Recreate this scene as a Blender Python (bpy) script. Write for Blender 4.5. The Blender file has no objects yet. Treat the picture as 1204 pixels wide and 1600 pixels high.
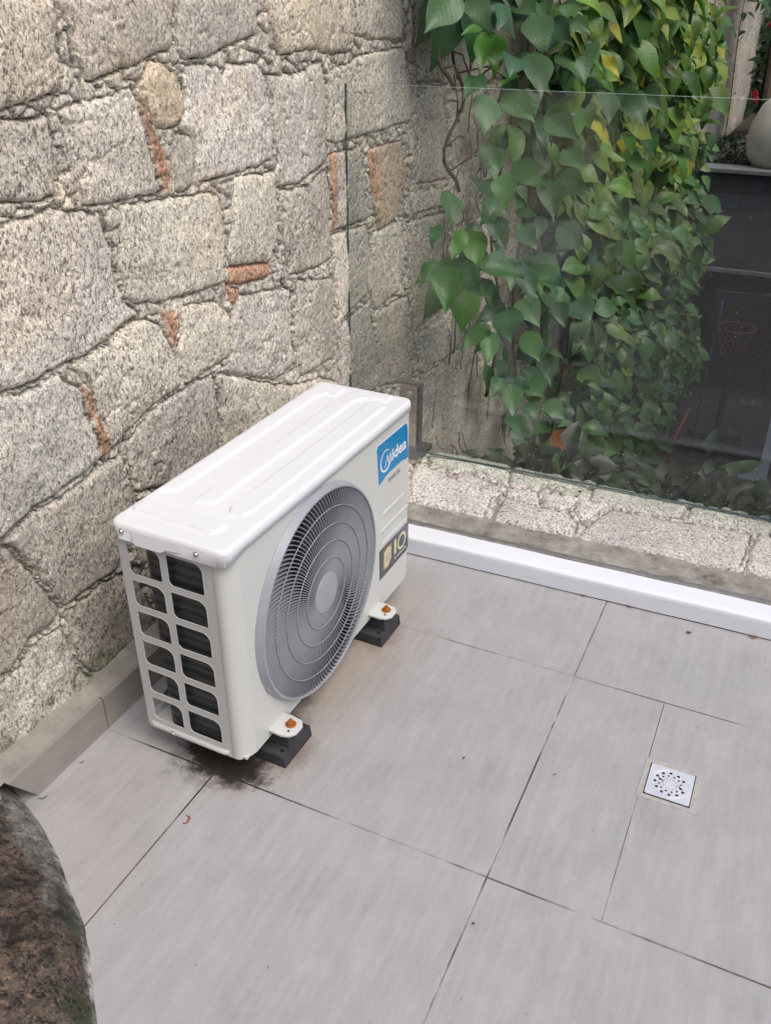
import bpy, bmesh, math, random
import numpy as np
from mathutils import Vector, Matrix, noise as mnoise
R = math.radians
random.seed(7); rng = np.random.default_rng(7)
scene = bpy.context.scene
COL = scene.collection

# ---------------------------------------------------------------- camera
CAMZ = 1.5
F_PX, YAW, PITCH, ROLL = 1376.93, .4398, .5250, .0039
_f = np.array([-math.sin(YAW)*math.cos(PITCH), math.cos(YAW)*math.cos(PITCH), -math.sin(PITCH)])
_r = np.array([math.cos(YAW), math.sin(YAW), 0.]); _u = np.cross(_r, _f)
_r, _u = _r*math.cos(ROLL)+_u*math.sin(ROLL), -_r*math.sin(ROLL)+_u*math.cos(ROLL)
cam_d = bpy.data.cameras.new('camera'); cam = bpy.data.objects.new('camera', cam_d); COL.objects.link(cam)
cam.matrix_world = Matrix(((_r[0], _u[0], -_f[0], 0), (_r[1], _u[1], -_f[1], 0), (_r[2], _u[2], -_f[2], CAMZ), (0, 0, 0, 1)))
cam_d.sensor_fit = 'VERTICAL'; cam_d.sensor_height = 24; cam_d.lens = 24*F_PX/1600
cam_d.clip_start = .02; cam_d.clip_end = 200
scene.camera = cam
# ---------------------------------------------------------------- light
SUN_EL, SUN_AZ = R(58), R(112)          # azimuth clockwise from +Y
world = bpy.data.worlds.new('World'); scene.world = world; world.use_nodes = True
wn = world.node_tree; bg = wn.nodes['Background']
sky = wn.nodes.new('ShaderNodeTexSky'); sky.sky_type = 'NISHITA'; sky.sun_disc = False
sky.sun_elevation = SUN_EL; sky.sun_rotation = SUN_AZ
sky.air_density = 1.0; sky.dust_density = 4.0; sky.ozone_density = 1.0
wn.links.new(sky.outputs[0], bg.inputs[0]); bg.inputs[1].default_value = .15
sd = bpy.data.lights.new('sun', 'SUN'); sd.energy = 1.3; sd.angle = R(35); sd.color = (1, .98, .955)
so = bpy.data.objects.new('sun', sd); COL.objects.link(so); so.location = (3, 0, 6)
_sv = Vector((math.sin(SUN_AZ)*math.cos(SUN_EL), math.cos(SUN_AZ)*math.cos(SUN_EL), math.sin(SUN_EL)))
so.rotation_euler = _sv.to_track_quat('Z', 'Y').to_euler()
scene.view_settings.view_transform = 'Standard'; scene.view_settings.look = 'None'
scene.view_settings.gamma = 1; scene.view_settings.exposure = .12
scene.render.engine = 'CYCLES'
scene.cycles.transparent_max_bounces = 24; scene.cycles.max_bounces = 8

def ray(px, py): return _f + _r*((px-602)/F_PX) - _u*((py-800)/F_PX)
def hit(px, py, ax, v):
    r = ray(px, py); C = np.array([0, 0, CAMZ]); t = (v-C[ax])/r[ax]; return C+r*t
def project(p):
    d = p-np.array([0, 0, CAMZ]); z = d@_f
    return 602+F_PX*(d@_r)/z, 800-F_PX*(d@_u)/z, z

# ---------------------------------------------------------------- helpers
def tag(o, label=None, cat=None, group=None, kind=None):
    if label: o['label'] = label
    if cat: o['category'] = cat
    if group: o['group'] = group
    if kind: o['kind'] = kind
    return o
def empty(name, loc=(0, 0, 0), rz=0):
    o = bpy.data.objects.new(name, None); COL.objects.link(o); o.location = loc; o.rotation_euler = (0, 0, rz)
    o.empty_display_size = .1; return o
def link(name, me, mat, parent=None, smooth=False):
    o = bpy.data.objects.new(name, me); COL.objects.link(o)
    if mat:
        for m in (mat if isinstance(mat, (list, tuple)) else [mat]): me.materials.append(m)
    if parent: o.parent = parent
    if smooth: me.polygons.foreach_set('use_smooth', [True]*len(me.polygons))
    return o
def from_bm(name, bm, mat, parent=None, smooth=False, bevel=0, seg=2, autos=False):
    if bevel:
        es = [e for e in bm.edges if len(e.link_faces) == 2 and e.calc_face_angle(0) > .5]
        bmesh.ops.bevel(bm, geom=es, offset=bevel, segments=seg, profile=.5, affect='EDGES', clamp_overlap=True)
    bmesh.ops.recalc_face_normals(bm, faces=bm.faces)
    me = bpy.data.meshes.new(name); bm.to_mesh(me); bm.free()
    o = link(name, me, mat, parent, smooth or autos)
    if autos: me.set_sharp_from_angle(angle=R(40))
    return o
def bx(bm, x0, x1, y0, y1, z0, z1, rot=None):
    r = bmesh.ops.create_cube(bm, size=1)
    M = Matrix.Translation(((x0+x1)/2, (y0+y1)/2, (z0+z1)/2)) @ Matrix.Diagonal((x1-x0, y1-y0, z1-z0, 1))
    if rot: M = rot @ M
    bmesh.ops.transform(bm, matrix=M, verts=r['verts']); return r['verts']
def cyl(bm, c, axis, r, h, seg=24, r2=None):
    q = Vector(axis).normalized().to_track_quat('Z', 'Y').to_matrix().to_4x4()
    v = bmesh.ops.create_cone(bm, cap_ends=True, segments=seg, radius1=r, radius2=r if r2 is None else r2, depth=h)['verts']
    bmesh.ops.transform(bm, matrix=Matrix.Translation(c) @ q, verts=v); return v
def tube(bm, pts, rad, seg=6, closed=False):
    pts = [Vector(p) for p in pts]; n = len(pts); rings = []
    up = Vector((0, 0, 1))
    for i, p in enumerate(pts):
        a = pts[(i-1) % n] if (closed or i > 0) else p; b = pts[(i+1) % n] if (closed or i < n-1) else p
        t = (b-a).normalized(); s = t.cross(up)
        if s.length < .05: s = t.cross(Vector((1, 0, 0)))
        s.normalize(); w = t.cross(s)
        rr = rad(i/(n-1)) if callable(rad) else rad
        rings.append([bm.verts.new(p+(s*math.cos(k*2*math.pi/seg)+w*math.sin(k*2*math.pi/seg))*rr) for k in range(seg)])
    for i in range(n if closed else n-1):
        A, B = rings[i], rings[(i+1) % n]
        for k in range(seg): bm.faces.new((A[k], A[(k+1) % seg], B[(k+1) % seg], B[k]))
    if not closed:
        bm.faces.new(rings[0]); bm.faces.new(rings[-1][::-1])
def rrect(x0, x1, y0, y1, r, n=5):
    rs = r if isinstance(r, (list, tuple)) else [r]*4
    out = []
    for (cx, cy, a0), q in zip(((x1, y1, 0), (x0, y1, 90), (x0, y0, 180), (x1, y0, 270)), rs):
        ox = cx-q if cx == x1 else cx+q; oy = cy-q if cy == y1 else cy+q
        for k in range(n+1):
            a = R(a0+90*k/n); out.append((ox+q*math.cos(a), oy+q*math.sin(a)))
    return out
def plate(name, outer, holes, thick, mat, parent, to3d, bevel=0, autos=False):
    """flat plate with holes, extruded; to3d maps (u,v,w) -> xyz"""
    bm = bmesh.new(); edges = []
    for loop in [outer]+holes:
        vs = [bm.verts.new((u, v, 0)) for u, v in loop]
        edges += [bm.edges.new((vs[i], vs[(i+1) % len(vs)])) for i in range(len(vs))]
    bmesh.ops.triangle_fill(bm, use_beauty=True, use_dissolve=False, edges=edges, normal=(0, 0, 1))
    bm.faces.ensure_lookup_table()
    r = bmesh.ops.extrude_face_region(bm, geom=list(bm.faces))
    for v in [g for g in r['geom'] if isinstance(g, bmesh.types.BMVert)]: v.co.z += thick
    for v in bm.verts: v.co = Vector(to3d(*v.co))
    return from_bm(name, bm, mat, parent, autos=autos)
def grid_mesh(name, P, mat, parent=None, attrs=None, smooth=True):
    """P: (n,m,3) array"""
    n, m = P.shape[:2]; me = bpy.data.meshes.new(name)
    idx = np.arange(n*m).reshape(n, m)
    q = np.stack([idx[:-1, :-1], idx[1:, :-1], idx[1:, 1:], idx[:-1, 1:]], -1).reshape(-1, 4)
    me.vertices.add(n*m); me.vertices.foreach_set('co', P.reshape(-1).astype(np.float32))
    me.loops.add(len(q)*4); me.loops.foreach_set('vertex_index', q.reshape(-1).astype(np.int32))
    me.polygons.add(len(q)); me.polygons.foreach_set('loop_start', (np.arange(len(q))*4).astype(np.int32))
    me.update(calc_edges=True)
    for k, a in (attrs or {}).items():
        at = me.color_attributes.new(k, 'FLOAT_COLOR', 'POINT')
        at.data.foreach_set('color', np.concatenate([a.reshape(-1, 3), np.ones((n*m, 1))], 1).reshape(-1).astype(np.float32))
    return link(name, me, mat, parent, smooth)
def _h(ix, iy, s):
    v = np.sin(ix*127.1+iy*311.7+s*74.7)*43758.5453; return v-np.floor(v)
def vnoise(x, y, s=0):
    ix, iy = np.floor(x), np.floor(y); fx, fy = x-ix, y-iy
    fx = fx*fx*(3-2*fx); fy = fy*fy*(3-2*fy)
    a = _h(ix, iy, s); b = _h(ix+1, iy, s); c = _h(ix, iy+1, s); d = _h(ix+1, iy+1, s)
    return (a*(1-fx)+b*fx)*(1-fy)+(c*(1-fx)+d*fx)*fy
def fbm(x, y, o=4, s=0):
    t = 0; a = .5
    for k in range(o): t = t+a*(vnoise(x*2**k+k*17.3, y*2**k+k*5.1, s+k)-.5); a *= .5
    return t
def voronoi(x, y, cell, s=0, jit=.9):
    gx, gy = x/cell, y/cell; ix, iy = np.floor(gx), np.floor(gy)
    d1 = np.full(x.shape, 9.); d2 = d1.copy(); cid = np.zeros(x.shape)
    for i in (-1, 0, 1):
        for j in (-1, 0, 1):
            cx, cy = ix+i, iy+j
            px = cx+.5+(_h(cx, cy, s)-.5)*jit; py = cy+.5+(_h(cx, cy, s+9)-.5)*jit
            d = np.hypot(px-gx, py-gy)
            m = d < d1
            d2 = np.where(m, d1, np.minimum(d2, d)); cid = np.where(m, _h(cx, cy, s+3), cid); d1 = np.where(m, d, d1)
    return (d2-d1)*cell*.5, cid
def poly_sd(x, y, poly):
    """signed distance, positive inside"""
    d = np.full(x.shape, 1e9); ins = np.zeros(x.shape, bool); n = len(poly)
    for i in range(n):
        ax, ay = poly[i]; bx_, by = poly[(i+1) % n]; ex, ey = bx_-ax, by-ay
        t = np.clip(((x-ax)*ex+(y-ay)*ey)/(ex*ex+ey*ey+1e-12), 0, 1)
        d = np.minimum(d, np.hypot(x-ax-t*ex, y-ay-t*ey))
        c = ((ay > y) != (by > y)) & (x < ex*(y-ay)/(ey+1e-12 if abs(ey) < 1e-12 else ey)+ax)
        ins ^= c
    return np.where(ins, d, -d)
def sstep(a, b, x):
    t = np.clip((x-a)/(b-a), 0, 1); return t*t*(3-2*t)

# ---------------------------------------------------------------- materials
MATS = {}
class NT:
    def __init__(s, name):
        s.m = bpy.data.materials.new(name); s.m.use_nodes = True; s.t = s.m.node_tree
        s.b = s.t.nodes['Principled BSDF']; s.out = s.t.nodes['Material Output']; MATS[name] = s.m
    def n(s, typ, **k):
        o = s.t.nodes.new(typ)
        for a, v in k.items():
            if a in o.inputs: o.inputs[a].default_value = v
            else: setattr(o, a, v)
        return o
    def l(s, a, b): s.t.links.new(a, b)
    def noise(s, scale, detail=4, rough=.55, vec=None, dist=0):
        o = s.n('ShaderNodeTexNoise'); o.inputs['Scale'].default_value = scale; o.inputs['Detail'].default_value = detail
        o.inputs['Roughness'].default_value = rough; o.inputs['Distortion'].default_value = dist
        s.l(vec or s.coord(), o.inputs['Vector']); return o.outputs['Fac']
    def coord(s, kind='Object'):
        if not hasattr(s, '_tc'): s._tc = s.n('ShaderNodeTexCoord')
        return s._tc.outputs[kind]
    def mapped(s, scale=(1, 1, 1), rot=(0, 0, 0)):
        o = s.n('ShaderNodeMapping'); o.inputs['Scale'].default_value = scale; o.inputs['Rotation'].default_value = rot
        s.l(s.coord(), o.inputs['Vector']); return o.outputs[0]
    def ramp(s, fac, stops):
        o = s.n('ShaderNodeValToRGB'); e = o.color_ramp.elements
        while len(e) < len(stops): e.new(.5)
        for i, (p, c) in enumerate(stops):
            e[i].position = p; e[i].color = (*c, 1) if isinstance(c, tuple) else (c, c, c, 1)
        s.l(fac, o.inputs[0]); return o.outputs[0]
    def mix(s, fac, a, b, mode='MIX'):
        o = s.n('ShaderNodeMix'); o.data_type = 'RGBA'; o.blend_type = mode
        for sock, v in ((o.inputs[0], fac), (o.inputs[6], a), (o.inputs[7], b)):
            if hasattr(v, 'type') and hasattr(v, 'is_linked'): s.l(v, sock)
            elif isinstance(v, tuple): sock.default_value = (*v, 1)
            else: sock.default_value = v
        return o.outputs[2]
    def math(s, op, a, b=0, c=None):
        o = s.n('ShaderNodeMath'); o.operation = op
        for k, v in enumerate((a, b) if c is None else (a, b, c)):
            if hasattr(v, 'is_linked'): s.l(v, o.inputs[k])
            else: o.inputs[k].default_value = v
        return o.outputs[0]
    def bump(s, h, strength=.5, dist=.002, prev=None):
        o = s.n('ShaderNodeBump'); o.inputs['Strength'].default_value = strength; o.inputs['Distance'].default_value = dist
        s.l(h, o.inputs['Height'])
        if prev: s.l(prev, o.inputs['Normal'])
        return o.outputs[0]
    def attr(s, name):
        o = s.n('ShaderNodeAttribute'); o.attribute_name = name; return o.outputs['Color']
    def set(s, col=None, rough=None, metal=None, normal=None, **k):
        for nm, v in (('Base Color', col), ('Roughness', rough), ('Metallic', metal), ('Normal', normal), *k.items()):
            if v is None: continue
            if hasattr(v, 'is_linked'): s.l(v, s.b.inputs[nm])
            elif isinstance(v, tuple): s.b.inputs[nm].default_value = (*v, 1)
            else: s.b.inputs[nm].default_value = v
        return s.m
def simple(name, col, rough=.5, metal=0, var=.12, scale=30, bump=.1, bd=.0006):
    t = NT(name); f = t.noise(scale, 5)
    a = tuple(c*(1-var) for c in col); b = tuple(min(1, c*(1+var)) for c in col)
    c = t.ramp(f, [(.3, a), (.7, b)])
    rr = t.ramp(t.noise(scale*2.3, 3), [(.3, max(0, rough-.07)), (.7, min(1, rough+.07))])
    return t.set(c, rr, metal, t.bump(t.noise(scale*6, 3), bump, bd))

def granite(name, extra=None):
    t = NT(name); base = t.attr('tint')
    g1 = t.noise(135, 3, .65, t.mapped((1, 1, .62), (R(35), 0, 0)), .7)
    g2 = t.noise(230, 2, .6, t.mapped((1, 1.0, .8), (R(-20), 0, 0)), .5)
    big = t.noise(7, 6, .6); mid = t.noise(26, 5, .65)
    c = t.mix(t.ramp(mid, [(.35, 0.), (.68, .5)]), base, t.mix(1., base, (.66, .63, .62), 'MULTIPLY'))
    c = t.mix(t.ramp(big, [(.42, 0.), (.7, .55)]), c, t.mix(1., base, (1.22, 1.2, 1.16), 'MULTIPLY'))
    g3 = t.noise(120, 3, .7, t.mapped((1, .7, 1), (R(15), 0, 0)), .4)
    c = t.mix(t.ramp(g2, [(.47, 0.), (.58, .85)]), c, t.mix(1., c, (1.6, 1.59, 1.58), 'MULTIPLY'))
    c = t.mix(t.ramp(g3, [(.50, 0.), (.60, .6)]), c, t.mix(1., c, (1.45, 1.42, 1.36), 'MULTIPLY'))
    vs = t.ramp(t.noise(2.6, 3, .6), [(.36, .7), (.6, 1.)])
    c = t.mix(t.math('MULTIPLY', t.ramp(g1, [(.40, .95), (.49, 0.)]), vs), c, t.mix(1., c, (.26, .26, .27), 'MULTIPLY'))
    n1 = t.bump(g1, .5, .003); n1 = t.bump(t.noise(48, 5, .7), .5, .007, n1)
    t.set(c, .88, 0, n1); t.b.inputs['Specular IOR Level'].default_value = .25
    return t.m
M_GRANITE = granite('granite')

def tile_mat(name, base, stain=True):
    t = NT(name)
    big = t.noise(2.2, 6, .6); mid = t.noise(6, 7, .6); fine = t.noise(160, 3, .6)
    streak = t.noise(55, 6, .7, t.mapped((1, .10, 1), (0, 0, R(80))))
    sc2 = t.noise(17, 9, .82, t.mapped((1, .45, 1), (0, 0, R(74))), .15)
    c = t.ramp(mid, [(.3, tuple(v*.9 for v in base)), (.52, base), (.75, tuple(v*1.09 for v in base))])
    c = t.mix(t.ramp(big, [(.35, 0.), (.65, .5)]), c, t.mix(1., c, (1.06, 1.0, .93), 'MULTIPLY'))
    c = t.mix(t.ramp(streak, [(.45, 0.), (.68, .4)]), c, tuple(v*1.3 for v in base))
    c = t.mix(t.ramp(sc2, [(.50, 0.), (.66, .45)]), c, tuple(v*1.28 for v in base))
    c = t.mix(t.ramp(sc2, [(.32, .4), (.47, 0.)]), c, tuple(v*.78 for v in base))
    c = t.mix(t.ramp(fine, [(.3, .28), (.45, 0.)]), c, t.mix(1., c, (.74, .73, .73), 'MULTIPLY'))
    sp = t.noise(75, 2, .5); c = t.mix(t.ramp(sp, [(.765, 0.), (.785, .7)]), c, (.12, .09, .07))
    if stain:
        # dirt washed out from under the unit: a blob with a ragged edge
        def blob(cx, cy, rx, ry, amp, ns):
            sx = t.n('ShaderNodeSeparateXYZ'); t.l(t.coord(), sx.inputs[0])
            dx = t.math('MULTIPLY', t.math('SUBTRACT', sx.outputs[0], cx), 1/rx)
            dy = t.math('MULTIPLY', t.math('SUBTRACT', sx.outputs[1], cy), 1/ry)
            d = t.math('SQRT', t.math('ADD', t.math('MULTIPLY', dx, dx), t.math('MULTIPLY', dy, dy)))
            return t.math('ADD', d, t.math('MULTIPLY', t.math('SUBTRACT', t.noise(ns, 6, .75), .5), amp))
        warm = t.ramp(blob(-.90, 1.6, .24, .55, .7, 7), [(.35, .75), (1., 0.)])
        c = t.mix(warm, c, t.mix(1., c, (.95, .82, .66), 'MULTIPLY'))
        for cx, cy in ((-.83, 1.25), (-.83, 1.73), (-.9, 1.15)):
            rb = t.ramp(blob(cx, cy, .075, .10, 1.3, 30), [(.35, .6), (.9, 0.)])
            c = t.mix(rb, c, (.2, .13, .08))
        blk = t.ramp(blob(-.945, 1.16, .16, .085, 1.5, 26), [(.52, 1.), (.85, 0.)])
        c = t.mix(blk, c, (.022, .018, .015))
        blk2 = t.ramp(blob(-.98, 1.3, .16, .25, 1.6, 30), [(.3, .8), (1.05, 0.)])
        c = t.mix(blk2, c, (.05, .04, .032))
    rr = t.ramp(t.noise(40, 4), [(.3, .42), (.7, .62)])
    return t.set(c, rr, 0, t.bump(mid, .12, .002, t.bump(fine, .15, .0005)))
M_TILE = tile_mat('porcelain_tile', (.372, .368, .376))
M_SKIRT = tile_mat('skirting_tile', (.28, .26, .24), False)
t = NT('grout'); f = t.noise(3.2, 4, .6)
sx = t.n('ShaderNodeSeparateXYZ'); t.l(t.coord(), sx.inputs[0])
dx = t.math('MULTIPLY', t.math('SUBTRACT', sx.outputs[0], -.93), 1/.26); dy = t.math('MULTIPLY', t.math('SUBTRACT', sx.outputs[1], 1.12), 1/.2)
dd = t.math('ADD', t.math('SQRT', t.math('ADD', t.math('MULTIPLY', dx, dx), t.math('MULTIPLY', dy, dy))), t.math('MULTIPLY', t.math('SUBTRACT', t.noise(20, 5), .5), .8))
M_GROUT = t.set(t.mix(t.ramp(dd, [(.5, .95), (.95, 0.)]), t.mix(t.ramp(t.noise(18, 4), [(.35, 0.), (.65, .5)]), t.ramp(f, [(.38, (.05, .038, .028)), (.47, (.15, .12, .095)), (.54, (.42, .40, .38))]), (.13, .1, .08)), (.02, .015, .012)), .9, 0, t.bump(t.noise(200), .4, .001))
def paint(name, col, rough, warm=.03):
    t = NT(name); f = t.noise(5, 5)
    c = t.ramp(f, [(.3, tuple(v*(1-warm) for v in col)), (.7, col)])
    return t.set(c, rough)
M_TOP = paint('white_paint', (.775, .79, .81), .25, .015)
M_CASE = paint('off_white_paint', (.60, .608, .578), .32)
M_PANEL = paint('grey_white_paint', (.56, .56, .55), .36)
M_GRILLE = simple('grey_plastic', (.27, .28, .31), .45, 0, .06, 20, .05)
M_RING = simple('pale_grey_plastic', (.33, .345, .375), .42, 0, .06, 20, .05)
M_FAN = simple('blue_black_plastic', (.03, .035, .07), .4, 0, .2, 15)
M_DARK = simple('dark_interior', (.03, .03, .034), .6)
M_RUBBER = simple('rubber', (.035, .036, .042), .62, 0, .3, 35, .25)
M_STEEL = simple('brushed_steel', (.50, .49, .47), .24, .9, .15, 60, .1)
M_STEELD = simple('dull_steel', (.40, .37, .34), .42, .75, .2, 40, .15)
M_SCREW = simple('screw_zinc', (.6, .6, .6), .25, 1)
M_RUST = simple('rusty_bolt', (.38, .13, .02), .7, .2, .45, 240, .5)
M_BLUE = simple('blue_label', (.0, .22, .48), .3, 0, .03, 10, 0)
M_WHITEL = simple('white_print', (.82, .84, .86), .35, 0, .02, 10, 0)
M_GREYL = simple('grey_print', (.16, .17, .17), .5, 0, .05, 10, 0)
M_BADGE = simple('charcoal_label', (.075, .078, .098), .22, 0, .1, 10, 0)
M_GOLD = simple('pale_gold_print', (.72, .68, .40), .3, .2, .08, 60, 0)
M_GOLD2 = simple('gold_border', (.42, .28, .09), .3, .4, .3, 90, 0)
M_CREAM = simple('cream_print', (.68, .60, .47), .4, 0, .08, 60, 0)
t = NT('coil_fins'); wv = t.n('ShaderNodeTexWave'); wv.wave_type = 'BANDS'; wv.bands_direction = 'Z'; wv.inputs['Scale'].default_value = 14; wv.inputs['Distortion'].default_value = .4; t.l(t.coord(), wv.inputs[0])
M_COIL = t.set(t.ramp(wv.outputs['Fac'], [(.2, (.022, .027, .031)), (.85, (.05, .058, .062))]), .38, .3, t.bump(wv.outputs['Fac'], .5, .003))
t = NT('white_enamel')
c = t.ramp(t.noise(4, 5), [(.3, (.78, .80, .845)), (.7, (.83, .85, .89))])
c = t.mix(t.ramp(t.noise(14, 7, .75, t.mapped((.3, 1, 1))), [(.62, 0.), (.8, .35)]), c, (.5, .49, .47))
M_CURB = t.set(c, .3, 0, t.bump(t.noise(12, 3), .06, .002))
t = NT('dirty_concrete'); c = t.ramp(t.noise(14, 8, .7), [(.30, (.08, .074, .058)), (.44, (.24, .225, .195)), (.56, (.32, .30, .265)), (.72, (.46, .44, .40))])
M_CONC = t.set(c, .9, 0, t.bump(t.noise(60, 7, .7), .6, .004))
M_MORTAR = simple('mortar', (.31, .29, .255), .9, 0, .25, 18, .6, .004)
M_DSLATE = simple('dark_slate', (.022, .024, .03), .55, 0, .25, 4, .2)
M_DWALL = simple('dark_plaster', (.052, .054, .064), .8, 0, .25, 9, .3, .002)
M_COPE = simple('grey_coping', (.2, .2, .21), .6, 0, .15, 12)
M_POT = simple('concrete_pot', (.60, .57, .50), .8, 0, .15, 9, .3, .003)
M_SOIL = simple('soil', (.05, .035, .025), .95, 0, .5, 30, .8, .01)
M_BARK = simple('bark', (.14, .10, .07), .9, 0, .4, 30, .8, .008)
M_STEM = simple('green_stem', (.07, .09, .045), .6, 0, .3, 40, .3)
M_FACADE = simple('facade_render', (.16, .15, .14), .85, 0, .1, 6, .2)
M_FRAMEW = simple('white_frame', (.55, .6, .68), .4, 0, .05, 10, .05)
M_ORANGE = simple('hoop_orange', (.08, .02, .015), .6)
M_BLUEP = simple('blue_pole', (.012, .02, .09), .5)
M_REDP = simple('red_plastic', (.07, .012, .010), .5)
M_PETAL = simple('red_petal', (.5, .02, .04), .6)
M_DLEAF = simple('dry_leaf', (.10, .05, .03), .8, 0, .5, 60, .5)
M_OLEAF = simple('dry_orange_leaf', (.22, .08, .045), .7, 0, .4, 60, .4)
M_STEELP = simple('drain_steel', (.80, .81, .84), .3, .35, .06, 30, .05)
M_BLACK = simple('black_hole', (.008, .008, .012), .6)
M_DROP = simple('pale_speck', (.6, .63, .66), .4)
# glass: thin clear sheet, a little green, with true Fresnel reflection on both faces
t = NT('clear_glass')
tr = t.n('ShaderNodeBsdfTransparent'); tr.inputs[0].default_value = (.978, .99, .984, 1)
gl = t.n('ShaderNodeBsdfGlossy'); gl.inputs['Roughness'].default_value = .0
fr = t.n('ShaderNodeFresnel'); geo = t.n('ShaderNodeNewGeometry'); t.l(t.math('MULTIPLY_ADD', geo.outputs['Backfacing'], 1/1.53-1.53, 1.53), fr.inputs['IOR'])
df = t.n('ShaderNodeBsdfDiffuse'); df.inputs[0].default_value = (.55, .58, .6, 1)
m1 = t.n('ShaderNodeMixShader'); m2 = t.n('ShaderNodeMixShader')
dirt = t.ramp(t.noise(2.3, 6, .65, t.mapped((1, 1, .5))), [(.45, .0), (.8, .012)])
t.l(dirt, m1.inputs[0]); t.l(tr.outputs[0], m1.inputs[1]); t.l(df.outputs[0], m1.inputs[2])
t.l(fr.outputs[0], m2.inputs[0]); t.l(m1.outputs[0], m2.inputs[1]); t.l(gl.outputs[0], m2.inputs[2])
t.l(m2.outputs[0], t.out.inputs[0]); M_GLASS = t.m
t = NT('glass_edge'); M_GEDGE = t.set((.05, .09, .08), .15); t.b.inputs['Specular IOR Level'].default_value = .8
t = NT('glass_top_edge'); M_GTOP = t.set((.62, .72, .76), .2)
def leafmat(name):
    t = NT(name); base = t.attr('tint'); uv = t.n('ShaderNodeUVMap'); sp = t.n('ShaderNodeSeparateXYZ'); t.l(uv.outputs[0], sp.inputs[0])
    s_ = t.math('ABSOLUTE', t.math('SUBTRACT', sp.outputs[0], .5)); tt = sp.outputs[1]
    ph = t.math('SUBTRACT', t.math('MULTIPLY', tt, 8.), t.math('MULTIPLY', s_, 7.))
    fr_ = t.math('ABSOLUTE', t.math('SUBTRACT', t.math('FRACT', ph), .5))
    vein = t.ramp(fr_, [(0., 1.), (.07, 0.)]); mid = t.ramp(s_, [(0., 1.), (.025, 0.)])
    v = t.math('MAXIMUM', t.math('MULTIPLY', vein, .45), mid)
    c = t.mix(t.ramp(t.noise(22, 5, .6), [(.35, 0.), (.7, .5)]), base, t.mix(1., base, (.7, .78, .7), 'MULTIPLY'))
    c = t.mix(t.math('MULTIPLY', v, .5), c, t.mix(1., c, (1.7, 1.6, 1.3), 'MULTIPLY'))
    nb = t.bump(t.ramp(fr_, [(0., 0.), (.35, 1.)]), .16, .002, t.bump(t.noise(30), .25, .004))
    t.set(c, .42, 0, nb)
    tl = t.n('ShaderNodeBsdfTranslucent'); t.l(t.mix(1., c, (1.1, 1.5, .35), 'MULTIPLY'), tl.inputs[0])
    mx = t.n('ShaderNodeMixShader'); mx.inputs[0].default_value = .22
    t.l(t.b.outputs[0], mx.inputs[1]); t.l(tl.outputs[0], mx.inputs[2]); t.l(mx.outputs[0], t.out.inputs[0])
    return t.m
M_LEAF = leafmat('leaf')

# ================================================================ SETTING
X0, Y0, TA, TB = -.949, 1.126, .6436, .6652           # tile grid
# ---- terrace floor
floor = bpy.data.objects.new('terrace_floor', bpy.data.meshes.new('terrace_floor')); COL.objects.link(floor)
bm = bmesh.new(); G = .0019
def tile(x0, x1, y0, y1):
    j = lambda: random.uniform(-.0005, .0005)
    bx(bm, x0+G, x1-G, y0+G, y1-G, -.012, j()*.6)
ys = [Y0+k*TB for k in range(-7, 2)]+[2.2]
for k in range(len(ys)-1):
    for i in range(-1, 8):
        xa, xb = X0+i*TA, X0+(i+1)*TA
        if i == -1: xa = -1.27
        if abs(ys[k]-Y0) < .01 and i == 1:
            tile(xa, -.0768, ys[k], ys[k+1]); tile(-.0792, xb, ys[k], ys[k+1]) ; continue
        tile(xa, xb, ys[k], ys[k+1])
es = [e for e in bm.edges if len(e.link_faces) == 2 and e.calc_face_angle(0) > .5 and min(v.co.z for v in e.verts) > -.005]
bmesh.ops.bevel(bm, geom=es, offset=.0007, segments=1, affect='EDGES')
nt = len(bm.faces)
bm.to_mesh(floor.data); bm.free(); floor.data.materials.append(M_TILE); tag(floor, kind='structure')
bm = bmesh.new(); bx(bm, -1.6, 4.3, -3.6, 2.76, -.35, -.0009)
tag(from_bm('floor_bed', bm, M_GROUT), kind='structure')

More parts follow.
